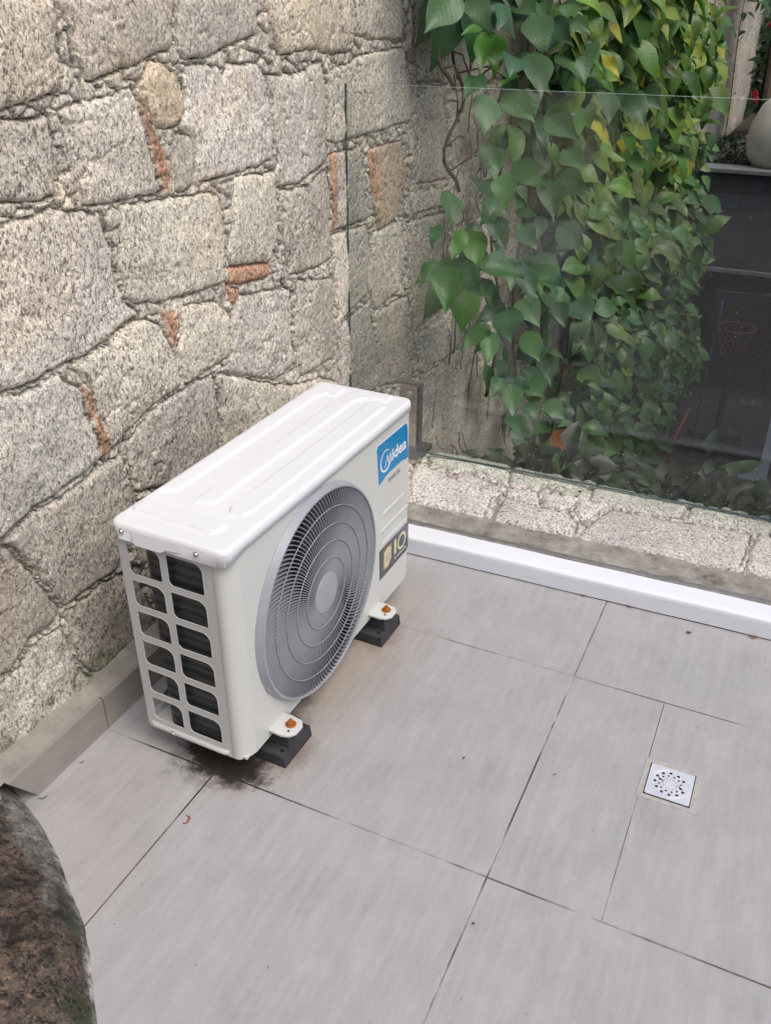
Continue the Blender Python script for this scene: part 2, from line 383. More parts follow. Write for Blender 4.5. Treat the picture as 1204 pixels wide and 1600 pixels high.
# ---- granite wall
WX = -1.34
def W(pts): return [tuple(hit(px, py, 0, WX)[1:]) for px, py in pts]
OR_, YE, BR = (.43, .27, .19), (.53, .44, .315), (.36, .24, .16)
GR = [(.47, .435, .375), (.44, .41, .36), (.50, .46, .40), (.42, .40, .355), (.46, .43, .36)]
S = [  # stones traced on the wall face: polygon, tint (None = grey), height offset
 ([(-13,-13),(87,-7),(95,40),(98,100),(95,141),(66,156),(33,166),(-10,178)], (.48,.42,.33)),
 ([(100,43),(110,50),(124,110),(115,110),(100,90)], None),
 ([(91,-10),(272,-10),(272,71),(262,80),(216,100),(176,115),(150,128),(138,128),(125,106),(113,50),(95,10)], (.45,.40,.34)),
 ([(275,-10),(409,-10),(409,55),(382,66),(352,78),(326,90),(292,95),(279,80)], None),
 ([(-10,184),(40,188),(80,179),(87,213),(91,266),(93,306),(66,316),(-10,317)], (.42,.385,.33)),
 ([(91,176),(100,166),(150,153),(208,134),(219,166),(234,226),(250,282),(258,299),(213,309),(159,321),(136,322),(123,286),(108,229),(103,196)], None),
 ([(213,140),(231,175),(250,220),(270,273),(266,300),(259,301),(241,250),(228,200)], OR_),
 ([(214,132),(239,93),(252,95),(276,113),(289,150),(292,181),(276,199),(250,201),(233,173)], YE),
 ([(281,116),(296,100),(342,100),(350,118),(360,100),(405,100),(415,118),(424,160),(430,200),(428,250),(400,262),(365,272),(330,282),(313,285),(309,240),(306,215),(284,200),(293,180),(292,150)], (.53,.50,.45)),
 ([(274,205),(300,212),(307,230),(306,290),(290,300),(277,300),(273,250)], (.42,.38,.32)),
 ([(-10,349),(33,342),(76,326),(106,327),(160,332),(166,359),(181,392),(186,432),(197,468),(219,485),(222,492),(200,507),(176,531),(140,555),(96,574),(43,605),(-10,620)], (.52,.49,.44)),
 ([(189,319),(233,314),(330,300),(341,306),(349,359),(352,442),(306,458),(252,473),(216,477),(199,465),(189,415)], None),
 ([(368,276),(430,268),(433,299),(433,366),(426,411),(360,415),(355,399),(363,333)], None),
 ([(360,416),(425,411),(425,432),(376,446),(356,442)], OR_),
 ([(416,117),(470,114),(500,101),(526,95),(533,115),(536,200),(538,256),(499,269),(466,288),(440,293),(435,233),(428,150)], (.51,.48,.43)),
 ([(440,299),(499,283),(533,263),(541,299),(544,366),(544,409),(499,419),(456,432),(446,382),(443,333)], None),
 ([(538,115),(560,105),(600,84),(655,74),(664,133),(664,190),(632,203),(592,215),(552,226),(540,223)], (.50,.47,.40)),
 ([(540,243),(592,230),(599,286),(601,346),(559,362),(549,366)], None),
 ([(540,243),(552,238),(553,300),(556,352),(549,366)], (.47,.33,.18)),
 ([(602,236),(652,220),(659,286),(642,346),(619,366),(609,333)], (.43,.34,.26)),
 ([(602,238),(614,236),(618,300),(613,325),(607,300)], OR_),
 ([(548,372),(599,352),(609,399),(599,465),(556,509),(549,432)], None),
 ([(609,366),(649,346),(652,399),(645,459),(609,490),(596,439)], (.49,.46,.40)),
 ([(609,495),(655,462),(662,532),(659,600),(616,610)], None),
 ([(556,515),(599,475),(612,549),(609,615),(559,625)], None),
 ([(253,485),(275,487),(282,500),(280,540),(272,546),(256,503)], OR_),
 ([(126,600),(143,610),(153,650),(173,683),(178,706),(163,713),(153,680),(133,633)], OR_),
 ([(-10,624),(43,613),(93,581),(103,596),(126,603),(133,640),(153,686),(161,716),(140,736),(83,776),(43,809),(3,842),(-10,842)], (.475,.465,.41)),
 ([(105,576),(176,536),(205,507),(228,497),(252,505),(272,547),(287,597),(283,604),(232,640),(203,672),(180,703),(155,650),(143,608),(117,580)], None),
 ([(284,478),(340,469),(360,492),(360,555),(333,578),(292,603),(289,590),(278,548),(284,530)], None),
 ([(366,462),(456,449),(459,515),(463,572),(433,595),(343,582),(363,558),(365,499)], (.45,.42,.38)),
 ([(466,436),(544,437),(546,532),(547,565),(506,572),(473,588),(468,565),(462,515)], None),
 ([(355,446),(376,452),(381,472),(373,492),(360,472)], OR_),
 ([(235,643),(287,609),(337,583),(345,640),(350,680),(340,720),(290,760),(215,770),(205,720),(200,695)], (.42,.39,.345)),
 ([(340,583),(430,600),(460,600),(500,590),(552,600),(552,640),(350,700),(347,640)], None),
 ([(7,849),(50,806),(90,782),(143,746),(160,729),(196,713),(206,753),(213,776),(200,830),(190,890),(187,892),(133,928),(103,948),(60,895),(20,852)], (.42,.385,.335)),
 ([(-10,855),(15,853),(55,897),(98,950),(90,975),(50,1000),(20,1050),(-10,1070)], (.40,.36,.31)),
 ([(105,955),(135,935),(190,896),(215,900),(240,960),(230,1010),(190,1025),(150,1055),(125,1040),(110,1000)], (.39,.35,.30)),
 ([(-10,1080),(30,1045),(60,1000),(100,978),(120,1045),(150,1062),(120,1090),(60,1140),(0,1190),(-10,1195)], (.44,.42,.36)),
 ([(413,-10),(582,-10),(583,60),(582,80),(553,86),(530,84),(508,76),(466,81),(443,87),(430,60)], (.52,.46,.37)),
 ([(585,-10),(655,-10),(655,63),(640,65),(605,62),(587,58)], None),
 ([(668,-10),(702,-10),(704,70),(700,130),(672,130),(668,70)], None),
 ([(671,137),(700,135),(704,200),(702,280),(668,290),(669,200)], None),
 ([(656,350),(700,330),(704,420),(700,480),(662,520),(658,420)], None),
]
def sp(a, b, step, g=1.0, mx=.04):
    out = [a]
    while out[-1] < b: out.append(out[-1]+step); step = min(step*g, mx)
    return out
fy = np.arange(.6, 3.5, .0036)
ycs = np.array(list(np.arange(-2.6, .6, .04))+list(fy)+sp(3.503, 17.8, .006, 1.012, .045))
zcs = np.array(list(np.arange(-2.4, -.1, .03))+list(np.arange(-.1, 1.72, .0036))+list(np.arange(1.72, 2.7, .04)))
Yg, Zg = np.meshgrid(ycs, zcs, indexing='ij')
wy = Yg+.010*fbm(Yg*22, Zg*22, 4, 1)+.010*fbm(Yg*70, Zg*70, 2, 5)
wz = Zg+.010*fbm(Yg*22, Zg*22, 4, 11)+.010*fbm(Yg*70, Zg*70, 2, 15)
best = np.full(Yg.shape, -1e3); sec = np.full(Yg.shape, -1e3); sid = np.zeros(Yg.shape, int)-1
OVL = (6, 18, 20, 25, 26)      # orange mineral streaks lying inside a stone
ov = np.zeros(Yg.shape)
Ys, Zs = wy+.012*fbm(Yg*60, Zg*60, 3, 55), wz+.012*fbm(Yg*60, Zg*60, 3, 56)
for k, (poly, tint) in enumerate(S):
    P = W(poly); a = np.array(P)
    i0, i1 = np.searchsorted(ycs, [a[:, 0].min()-.03, a[:, 0].max()+.03]); j0, j1 = np.searchsorted(zcs, [a[:, 1].min()-.03, a[:, 1].max()+.03])
    if i1 <= i0 or j1 <= j0: continue
    sl = (slice(i0, i1), slice(j0, j1))
    if k in OVL:
        d = poly_sd(Ys[sl], Zs[sl], P); ov[sl] = np.maximum(ov[sl], sstep(-.004, .006, d)); continue
    d = poly_sd(wy[sl], wz[sl], P)+.0012
    m = d > best[sl]; sec[sl] = np.where(m, best[sl], np.maximum(sec[sl], d)); best[sl] = np.where(m, d, best[sl]); sid[sl] = np.where(m & (d > -.0), k, sid[sl])
best = np.where(best > 0, np.minimum(best, (best-sec)*.5), best)
inside = best > -.0005
traced = best > -.03
# chinking stones between the traced ones
cd, cid = voronoi(wy+.02*fbm(Yg*12, Zg*12, 3, 66), wz*1.15+.02*fbm(Yg*12, Zg*12, 3, 67), .046, 3, 1.)
# coursed rubble where nothing is traced
row = np.floor((wz+.06*fbm(wy*1.3, wz*1.3, 2, 31)+5)/.27); jz = (wz+.06*fbm(wy*1.3, wz*1.3, 2, 31)+5)/.27-row
wv_ = .36+.12*(_h(row, row*0, 8)-.5); cc = wy/wv_+_h(row, row*0, 4)*3; ci = np.floor(cc+.12*fbm(wz*4, wy*.5, 2, 3)); jc = cc+.12*fbm(wz*4, wy*.5, 2, 3)-ci
rd = np.minimum(np.minimum(jz, 1-jz)*.27, np.minimum(jc, 1-jc)*wv_)-.004; rid = _h(ci, row, 6)
chinkzone = rd < .006
rub_d = np.where(chinkzone, cd, rd)
d_ = np.where(inside, best, np.where(traced, cd, rub_d))
sidr = np.where(inside, _h(sid.astype(float), sid*0., 2), np.where(traced | chinkzone, cid, rid))
farw = (Yg > 5.5) & ~inside
vf, vfid = voronoi(wy*.8, wz, .42, 33)
d_ = np.where(farw, vf+.004, d_); sidr = np.where(farw, vfid, sidr)
small = ~inside & (traced | chinkzone) & ~farw
edge = np.where(small, .0020, .0040)
prof = 1-np.exp(-np.maximum(d_-.0010, 0)/edge)
bulge = np.where(small, 0, np.minimum(d_, .09)/.09)
base_h = np.where(small, -.0015+.008*(sidr-.5), .008*(sidr-.5))
gap = np.where(small, .013, .023)
frac = np.abs(fbm(Yg*5+sidr*7, Zg*5, 4, 131)); hair = .006*sstep(.006, .0, frac)*sstep(.0, .12, fbm(Yg*3, Zg*3, 2, 137))
H = base_h-gap*(1-prof)-hair+.004*bulge+.019*fbm(Yg*7, Zg*7, 5, 21)+.0055*fbm(Yg*38, Zg*38, 4, 41)-.005*sstep(.03, .0, np.abs(fbm(Yg*11, Zg*11, 4, 151)))*sstep(-.02, .08, fbm(Yg*4, Zg*4, 2, 157))
H += .007*fbm(Yg*15+sidr*40, Zg*15+sidr*9, 3, 51)
bulk = .05*fbm(Yg*.9, Zg*.9, 2, 61)*sstep(2.9, 4.5, Yg)
sm_ = .024*fbm(Yg*7, Zg*7, 5, 21)+.003*fbm(Yg*38, Zg*38, 4, 41)
H = H*(1-.8*ov)+(sm_+.001)*.8*ov
bulk -= .062*sstep(2.3, 2.62, Yg)*sstep(3.5, 3.0, Yg)
X = WX+H+bulk
# ragged mortar toe at the bottom near the skirting
toe = sstep(.30, .05, Zg+.06*fbm(Yg*9, Zg*9, 3, 71))*sstep(2.2, 2.0, Yg)
X = X+toe*.022
T = np.zeros(Yg.shape+(3,))
gt = np.array(GR)[(sidr*4.99).astype(int)]*(.92+.2*sidr[..., None])
T[:] = gt
for k, (poly, tint) in enumerate(S):
    if tint: T[(sid == k) & inside] = tint
T[small] *= .95
T = T*(1-ov[..., None])+np.array(OR_)*(1+1.6*fbm(Yg*45, Zg*45, 3, 141))[..., None]*ov[..., None]
# stone patina: broad blotches, orange minerals, pale lichen; crevice earth where the joint is deep
bl = fbm(Yg*3.1, Zg*3.1, 5, 81)[..., None]; T *= 1+.5*bl
wm = np.clip(fbm(Yg*5+4, Zg*5, 4, 91)*3.2-.45, 0, .3)[..., None]; T = T*(1-wm)+T*np.array([1.12, .93, .70])*wm
gm = np.clip(fbm(Yg*4+9, Zg*4+3, 4, 95)*3-.4, 0, .25)[..., None]; T = T*(1-gm)+T*np.array([.92, 1.0, .88])*gm
low = sstep(.75, .1, Zg)*sstep(2.6, 1.9, Yg); T *= (1-.16*low)[..., None]  # lower part of the wall darker towards its foot
earth = np.where(prof < .22, .6, 0)[..., None]; T = T*(1-earth)+np.array([.10, .075, .05])*earth
pale = np.clip(sstep(.34, .16, Zg+.1*fbm(Yg*8, Zg*8, 4, 101))*sstep(1.25, 1.05, Yg+.1*fbm(Yg*8, Zg*8, 4, 104)), 0, 1)[..., None]*.75
T = T*(1-pale)+(np.array([.47, .47, .41])*(1+.7*fbm(Yg*14, Zg*14, 5, 111)[..., None]))*pale
moss = np.clip(sstep(.19, .11, Zg+.07*fbm(Yg*12, Zg*12, 4, 121))-.1, 0, 1)[..., None]*.8*sstep(2.3, 2.1, Yg)[..., None]*np.clip(.5+4*fbm(Yg*20, Zg*20, 3, 5), 0, 1)[..., None]
T = T*(1-moss)+np.array([.10, .11, .05])*moss
grey_ = T.mean(-1, keepdims=True); isor = np.clip((T[..., 0:1]/T[..., 2:3]-1.5)*2, 0, 1)
T *= (1-.22*sstep(6.5, 8.5, Yg))[..., None]; grey_ = T.mean(-1, keepdims=True); T = T*(1-.22*(1-isor))+grey_*np.array([1.03, 1.0, .95])*.22*(1-isor)  # far stretch of wall darkened, its lack of sun put into the tint
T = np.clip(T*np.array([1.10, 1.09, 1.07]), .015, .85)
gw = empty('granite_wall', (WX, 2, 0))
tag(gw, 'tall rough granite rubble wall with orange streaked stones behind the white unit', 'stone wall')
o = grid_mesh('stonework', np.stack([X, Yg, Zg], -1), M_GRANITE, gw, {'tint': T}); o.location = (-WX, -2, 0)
bm = bmesh.new(); bx(bm, -1.9, -1.52, -2.6, 17.8, -2.4, 2.7); o = from_bm('wall_core', bm, M_MORTAR, gw); o.location = (-WX, -2, 0)

# ---- boulder at the lower left
edge_px = [(-160, 1195), (8, 1218), (45, 1262), (72, 1300), (92, 1342), (112, 1395), (131, 1440), (142, 1500), (152, 1600), (160, 1700), (190, 1850)]
E_ = [tuple(hit(a, b, 2, 0)[:2]) for a, b in edge_px]
poly = E_+[(E_[-1][0]-.05, E_[-1][1]-.5), (-1.7, -.3), (-1.75, .9)]
bxs = np.arange(-1.5, -.45, .0045); bys = np.arange(-.1, 1.0, .0045)
Xb, Yb = np.meshgrid(bxs, bys, indexing='ij')
sdb = poly_sd(Xb+.006*fbm(Xb*30, Yb*30, 3, 4), Yb+.006*fbm(Xb*30, Yb*30, 3, 8), poly)
near = sstep(.93, .70, Yb+.35*(Xb+1.3))
Zb = np.where(sdb > 0, .062*(1-np.exp(-sdb/.028))+.30*sdb*near+.03*fbm(Xb*4, Yb*4, 2, 63)*sstep(0, .1, sdb), sdb*2)+.024*fbm(Xb*9, Yb*9, 5, 3)*sstep(0, .06, sdb)+.009*fbm(Xb*50, Yb*50, 4, 9)*sstep(-.01, .03, sdb)
Zb = np.where(sdb < -.004, -.03, Zb)
n1 = fbm(Xb*40, Yb*40, 4, 13)[..., None]; n2 = fbm(Xb*7, Yb*7, 4, 17)[..., None]
Tb = np.array([.10, .075, .056])*(1+2.2*n1+1.2*n2)
dk = np.clip(n2*4+.35, 0, 1)*.75; Tb = Tb*(1-dk)+np.array([.055, .045, .04])*dk
og = np.clip(fbm(Xb*95, Yb*95, 2, 77)[..., None]*7-.9, 0, .9)*np.clip(.75+2*n2, 0, 1); Tb = Tb*(1-og)+np.array([.19, .13, .09])*og
bk = np.clip(fbm(Xb*90, Yb*90, 2, 87)[..., None]*7-.8, 0, .85); Tb = Tb*(1-bk)+np.array([.025, .022, .02])*bk
al = (Yb-.57)/.3   # along the edge: cement smear towards the wall, moss nearer the camera
cem = sstep(.066, .045, sdb+.07*fbm(Xb*16, Yb*16, 5, 23))*sstep(.25, .45, al+.6*fbm(Xb*10, Yb*10, 2, 29))
Tb = Tb*(1-cem[..., None])+np.array([.15, .145, .135])*(1+2.2*n1+2.6*n2)*cem[..., None]
lip = sstep(.011, .003, sdb)*np.clip(.7+3*fbm(Xb*22, Yb*22, 3, 37), 0, 1); Tb = Tb*(1-lip[..., None])+np.array([.42, .40, .37])*lip[..., None]
ms = sstep(.06, .015, sdb+.04*fbm(Xb*25, Yb*25, 3, 43))*np.clip(.62+4*fbm(Xb*16, Yb*16, 4, 47), 0, 1)*sstep(.72, .4, al+.5*fbm(Xb*12, Yb*12, 3, 49))*(1-lip*.5)
Tb = Tb*(1-ms[..., None])+np.array([.038, .045, .02])*ms[..., None]
gv = sstep(.84, .90, Yb)*.7; Tb = Tb*(1-gv[..., None])+np.array([.11, .13, .085])*(1+1.5*n1)*gv[..., None]
grain = np.clip(1-np.maximum(cem, lip)-gv*1.2, 0, 1)
t = NT('dark_boulder'); b0 = t.attr('tint'); gr_ = t.attr('grain')
a1n = t.noise(85, 3, .6, None, .6); a2n = t.noise(150, 2, .6, None, .4); a3n = t.noise(38, 3, .6, None, .8)
c = t.mix(t.ramp(a1n, [(.42, 1.), (.49, 0.)]), b0, t.mix(1., b0, (.22, .21, .22), 'MULTIPLY'))
c = t.mix(t.ramp(a2n, [(.53, 0.), (.60, .75)]), c, t.mix(1., b0, (2.0, 1.75, 1.6), 'MULTIPLY'))
c = t.mix(t.ramp(a3n, [(.55, 0.), (.66, .6)]), c, t.mix(1., b0, (.3, .3, .3), 'MULTIPLY'))
c = t.mix(gr_, t.mix(t.ramp(a1n, [(.40, .8), (.5, 0.)]), t.mix(t.ramp(a3n, [(.5, 0.), (.56, .7)]), b0, t.mix(1., b0, (1.7, 1.7, 1.65), 'MULTIPLY')), t.mix(1., b0, (.4, .4, .4), 'MULTIPLY')), c)
M_BOULDER = t.set(c, .85, 0, t.bump(a1n, .6, .004, t.bump(t.noise(24, 6, .75), .9, .012)))
ob = grid_mesh('boulder', np.stack([Xb, Yb, Zb], -1), M_BOULDER, None, {'tint': np.clip(Tb*1.0, .01, .8), 'grain': np.repeat(grain[..., None], 3, -1)})
tag(ob, 'dark brown mossy granite boulder with cement edge at lower left of the tiles', 'boulder')

# ---- skirting tiles along the wall
sk = empty('skirting', (-1.257, 1.5, 0)); tag(sk, 'low grey-brown tile skirting along the foot of the granite wall', 'skirting')
def skirt(y0, y1, y0b=None):
    bm = bmesh.new(); y0b = y0 if y0b is None else y0b
    A = [(-1.257, y0b, -.004), (-1.257, y1, -.004), (-1.257, y1, .092), (-1.257, y0, .092)]
    v1 = [bm.verts.new(Vector(p)-sk.location) for p in A]; v2 = [bm.verts.new(Vector((-1.269, p[1], p[2]))-sk.location) for p in A]
    bm.faces.new(v1); bm.faces.new(v2[::-1])
    for i in range(4): bm.faces.new((v1[i], v2[i], v2[(i+1) % 4], v1[(i+1) % 4]))
    return from_bm('skirting_tile', bm, M_SKIRT, sk, bevel=.0008, seg=1)
skirt(.842, 1.128, .905); skirt(1.131, 1.79); skirt(1.793, 2.16)
ny = 160; yy = np.linspace(.82, 2.2, ny); xx = np.linspace(-1.2695, -1.36, 14)
A, B = np.meshgrid(xx, yy, indexing='ij'); Zc = .0905+.012*np.clip((-1.275-A)/.06, 0, 1)+.010*fbm(A*14, B*14, 4, 3)*np.clip((-1.272-A)/.02, 0, 1)
Zc[:, 0] = -.02
o = grid_mesh('mortar_bed', np.stack([A, B, Zc], -1), M_MORTAR, sk); o.location = -sk.location

# ---- parapet group (slightly turned against the tile grid)
PO = Vector((-.92, 2.14, 0)); PR = .026
def par(name, label, cat, **k): o = empty(name, PO, PR); return tag(o, label, cat, **k)
cb = par('curb', 'glossy white enamelled curb beam edging the grey tiles', 'curb')
bm = bmesh.new()
prof_ = [(-.004, .004), (-.004, .0455), (-.0026, .0462), (-.0026, .0472), (-.004, .048), (-.0036, .0535), (-.0018, .0585), (.0018, .0622), (.007, .0645), (.014, .0652), (.066, .0668), (.068, .0648), (.068, -.02), (.003, -.02), (.003, .004)]
xs_ = [-.345, 4.3]; rows_ = []
for x in np.linspace(-.345, 4.3, 60):
    w_ = .0008*math.sin(x*9)+.0006*math.sin(x*23)
    rows_.append([bm.verts.new((x, y+w_, z)) for y, z in prof_])
for a, b in zip(rows_[:-1], rows_[1:]):
    for i in range(len(prof_)): j = (i+1) % len(prof_); bm.faces.new((a[i], b[i], b[j], a[j]))
bm.faces.new(rows_[0]); bm.faces.new(rows_[-1][::-1])
cbo = from_bm('curb_beam', bm, M_CURB, cb, autos=True); cbo.data.set_sharp_from_angle(angle=R(24))
bm = bmesh.new(); bx(bm, -.345, 4.3, -.0015, .0029, -.003, .0039); from_bm('curb_gap_shade', bm, M_BLACK, cb)  # black strip under the curb stands in for the shade in its gap
ed = par('edge_trim', 'thin brown-grey metal edging strip behind the white curb', 'edging')
bm = bmesh.new(); bx(bm, -.42, .008, .069, .083, -.02, .0735); from_bm('trim_bar', bm, M_STEELD, ed, bevel=.001)
bm = bmesh.new(); bx(bm, .010, 4.3, .069, .083, -.02, .0728); from_bm('trim_bar', bm, M_STEELD, ed, bevel=.001)
cs = par('concrete_ledge', 'dirty grey mortar ledge between metal edging and granite coping', 'ledge')
xs = np.arange(-.5, 3.2, .008); yv = np.arange(.0833, .30, .006); A, B = np.meshgrid(xs, yv, indexing='ij')
o = grid_mesh('ledge_surface', np.stack([A, B, .056+.010*fbm(A*7, B*14, 5, 3)+.004*fbm(A*50, B*50, 3, 9)], -1), M_CONC, cs)
# granite coping
def Lp(px, py, z=.075):
    p = hit(px, py, 2, z)-np.array(PO); c, s = math.cos(PR), math.sin(PR); return (p[0]*c+p[1]*s, -p[0]*s+p[1]*c)
cz = lambda L, s=4.013, ox=600, oy=560: [Lp(ox+a/s, oy+b/s) for a, b in L]
c5 = lambda L: cz(L, 2.0616, 620, 400)
CS = [cz([(100,900),(190,905),(330,945),(615,983),(640,940),(680,850),(600,810),(440,740),(340,690),(250,650),(190,640)]),
      cz([(150,530),(225,535),(315,560),(270,610),(200,615)]),
      cz([(325,562),(450,570),(640,610),(790,650),(780,770),(720,745),(560,700),(430,680),(290,625),(280,600)]),
      cz([(430,700),(540,700),(650,750),(750,790),(690,820),(600,790),(460,765)]),
      c5([(378,660),(500,690),(630,720),(610,745),(470,725),(460,745),(360,725),(360,690)]),
      c5([(300,845),(330,790),(350,770),(400,780),(470,800),(560,825),(578,850),(565,898),(440,875)]),
      c5([(350,735),(455,750),(460,790),(400,780),(350,765)]),
      c5([(465,755),(560,760),(590,770),(560,800),(520,810),(470,792)]),
      c5([(640,722),(760,745),(900,775),(945,790),(915,835),(800,820),(700,800),(620,770)]),
      c5([(950,790),(1100,815),(1260,850),(1250,905),(1100,870),(1000,850),(930,835)]),
      c5([(585,885),(620,850),(690,805),(800,828),(910,845),(1000,860),(1145,885),(1125,950),(1105,1000),(1000,985),(800,945),(640,915),(575,900)]),
      c5([(575,775),(615,780),(680,800),(620,840),(585,840),(565,815)]),
      c5([(1135,940),(1160,890),(1300,920),(1420,960),(1400,1080),(1200,1030),(1120,1005)]),
      c5([(1265,850),(1500,900),(1500,960),(1260,900)]),
      c5([(-150,560),(70,600),(60,640),(90,640),(20,690),(-150,660)]),
      c5([(-200,680),(40,700),(90,790),(-200,740)])]
xs = np.arange(-.62, 1.35, .0036); yv = np.arange(.165, .64, .0036)
A, B = np.meshgrid(xs, yv, indexing='ij')
a1 = A+.008*fbm(A*30, B*30, 4, 1)+.008*fbm(A*80, B*80, 2, 5); b1 = B+.008*fbm(A*30, B*30, 4, 11)+.008*fbm(A*80, B*80, 2, 15)
bst = np.full(A.shape, -9.); si = np.zeros(A.shape)-1
for k, p in enumerate(CS):
    d = poly_sd(a1, b1, p); m = d > bst; bst = np.where(m, d, bst); si = np.where(m, k, si)
front = .175+.026+.012*fbm(A*9, A*0, 4, 9); back = .605+.006*fbm(A*25, A*0, 4, 19)
vd, vid = voronoi(a1, b1, .045, 7); wd, wid = voronoi(a1, b1, .24, 27)
far = bst < -.035
d_ = np.where(bst > 0, bst, np.where(far, wd, vd)); idr = np.where(bst > 0, _h(si, si*0, 2), np.where(far, wid, vid))
ed_ = np.minimum(b1-front, back-b1); pf = 1-np.exp(-np.maximum(d_-.0006, 0)/.007)
Zc = .070+.008*(idr-.5)-.016*(1-pf)+.012*fbm(A*8, B*8, 5, 3)+.005*fbm(A*45, B*45, 3, 8)
Zc = Zc-.02*np.exp(-np.maximum(ed_, 0)/.01); Zc = np.where(ed_ < 0, Zc-np.minimum(-ed_*6, .05), Zc)
Zc = np.where(b1 > back, -.05, Zc)
Tc = np.array([.50, .475, .45])*(.9+.2*idr[..., None])*(1+.5*fbm(A*5, B*5, 4, 33)[..., None])
Tc = np.where(((b1 > .47))[..., None], Tc*np.array([.93, 1., .92]), Tc)
wmm = (sstep(-.1, -.35, A)*.6)[..., None]; Tc = Tc*(1-wmm)+Tc*np.array([1.0, .9, .78])*wmm
e_ = np.where((pf < .3) | (ed_ < .004), .6, 0)[..., None]; Tc = Tc*(1-e_)+np.array([.12, .09, .06])*e_
cp = par('stone_coping', 'pale speckled granite coping stones under the glass balustrade', 'coping')
grid_mesh('coping_stones', np.stack([A, B, Zc], -1), M_GRANITE, cp, {'tint': np.clip(Tc, .02, .85)})
bm = bmesh.new(); bx(bm, -.62, 4.3, .23, .605, -2.5, .03); from_bm('retaining_wall', bm, M_DWALL, cp)

# ---- glass balustrade
gp = par('glass_balustrade', 'clear frameless glass balustrade standing on the granite coping before the vine', 'glass balustrade')
bm = bmesh.new(); bx(bm, -.463, 2.6, .535, .545, .078, 1.283)
for f_ in bm.faces:
    n = f_.normal; f_.material_index = 0 if abs(n.y) > .5 else (2 if n.z > .5 else 1)
from_bm('glass_pane', bm, [M_GLASS, M_GEDGE, M_GTOP], gp)
bm = bmesh.new()
for k in range(150):
    x = random.uniform(.15, 1.2) if k < 95 else random.uniform(-.35, 1.2); z = .09+abs(random.gauss(0, .05 if k < 95 else .35)); r = random.uniform(.0006, .0016)
    if z > 1.2: continue
    bmesh.ops.create_uvsphere(bm, u_segments=6, v_segments=4, radius=r, matrix=Matrix.Translation((x, .534, z)) @ Matrix.Diagonal((1, .4, 1, 1)))
tag(from_bm('specks', bm, M_DROP, gp), kind='stuff')
def clamp(x, label):
    c = empty('glass_clamp', PO, PR); tag(c, label, 'glass clamp', 'steel clamps holding the glass balustrade')
    bm = bmesh.new(); bx(bm, x-.033, x+.033, .508, .5345, .085, .335); from_bm('clamp_plate', bm, M_STEEL, c, bevel=.002)
    bm = bmesh.new(); bx(bm, x-.033, x+.033, .5455, .572, .085, .335); from_bm('clamp_plate', bm, M_STEELD, c, bevel=.002)
    bm = bmesh.new(); bx(bm, x-.045, x+.06, .455, .61, .066, .085); from_bm('base_plate', bm, M_STEEL, c, bevel=.002)
    bm = bmesh.new(); cyl(bm, (x, .504, .305), (0, 1, 0), .017, .009, 28); cyl(bm, (x, .499, .305), (0, 1, 0), .010, .004, 20)
    from_bm('clamp_bolt', bm, M_STEELD, c, bevel=.001, autos=True)
clamp(-.225, 'brushed steel glass clamp rising behind the corner of the white unit')
clamp(1.072, 'brushed steel clamp base on the coping at the right edge of the photo')

# ================================================================ OUTDOOR UNIT
AX, AY, AR = -1.1249, 1.1286, -.0205
D, L, ZB, ZT = .2675, .815, .068, .614
ac = empty('air_conditioner_unit', (AX, AY, 0), AR)
tag(ac, 'white air conditioner outdoor unit with round grey fan grille standing on the grey tiles', 'air conditioner')
# casing: front wrap with circular opening
FCY, FCZ, FR = .325, .321, .251
hole = [(FCY+FR*math.cos(a), FCZ+FR*math.sin(a)) for a in np.linspace(0, 2*math.pi, 96, endpoint=False)]
plate('front_panel', rrect(.038, L-.012, ZB, .592, [.004, .0004, .0004, .02]), [hole], -.0015, M_CASE, ac, lambda u, v, w: (D+w, u, v))
bm = bmesh.new()
pl = [(.2315, -.0005), (.240, -.0005), (.2475, .0015), (.2560, .010), (.2635, .024), (D, .038)]
nz = 24
for half, zz in ((0, None),):
    rws = []
    for k in range(nz+1):
        z = ZB+(.592-ZB)*k/nz; s = 0
        rws.append([bm.verts.new((x, y, max(z, ZB+.02*max(0, (y/.038))**2*0))) for x, y in pl])
    for a, b in zip(rws[:-1], rws[1:]):
        for i in range(len(pl)-1): bm.faces.new((a[i], a[i+1], b[i+1], b[i]))
r = bmesh.ops.extrude_face_region(bm, geom=list(bm.faces))
for v in [g for g in r['geom'] if isinstance(g, bmesh.types.BMVert)]: v.co.x -= .0015; v.co.y += .0012
from_bm('corner_strip', bm, M_CASE, ac, autos=True)
bm = bmesh.new()    # far end, back post, bottom hem
bx(bm, .12, D-.010, L-.003, L, ZB, .592); bx(bm, 0, .12, L-.003, L, ZB, .592); bx(bm, 0, .0015, L-.06, L-.003, ZB, .592)
tmp = []
for k in range(7):
    a = R(90*k/6); tmp.append((D-.012+.012*math.sin(a), L-.012+.012*math.cos(a)))
for (x0, y0), (x1, y1) in zip(tmp[:-1], tmp[1:]):
    q = [bm.verts.new(p) for p in ((x0, y0, ZB), (x1, y1, ZB), (x1, y1, .592), (x0, y0, .592))]; bm.faces.new(q)
from_bm('end_panel', bm, M_CASE, ac, autos=True)
# bottom pan
bm = bmesh.new(); bx(bm, .004, D-.004, .006, L-.006, ZB+.002, ZB+.008); bx(bm, .002, .0035, .006, L-.006, ZB, ZB+.030)
from_bm('base_pan', bm, M_PANEL, ac, bevel=.001)
bm = bmesh.new()
tube(bm, [(.222, .001, .080), (.216, -.0035, .080), (.18, -.004, .080), (.022, -.004, .080), (.014, .001, .080)], .0060, 10)
bx(bm, .004, .2305, -.0012, .0004, .0685, .0735)
from_bm('bottom_hem', bm, M_PANEL, ac, autos=True)
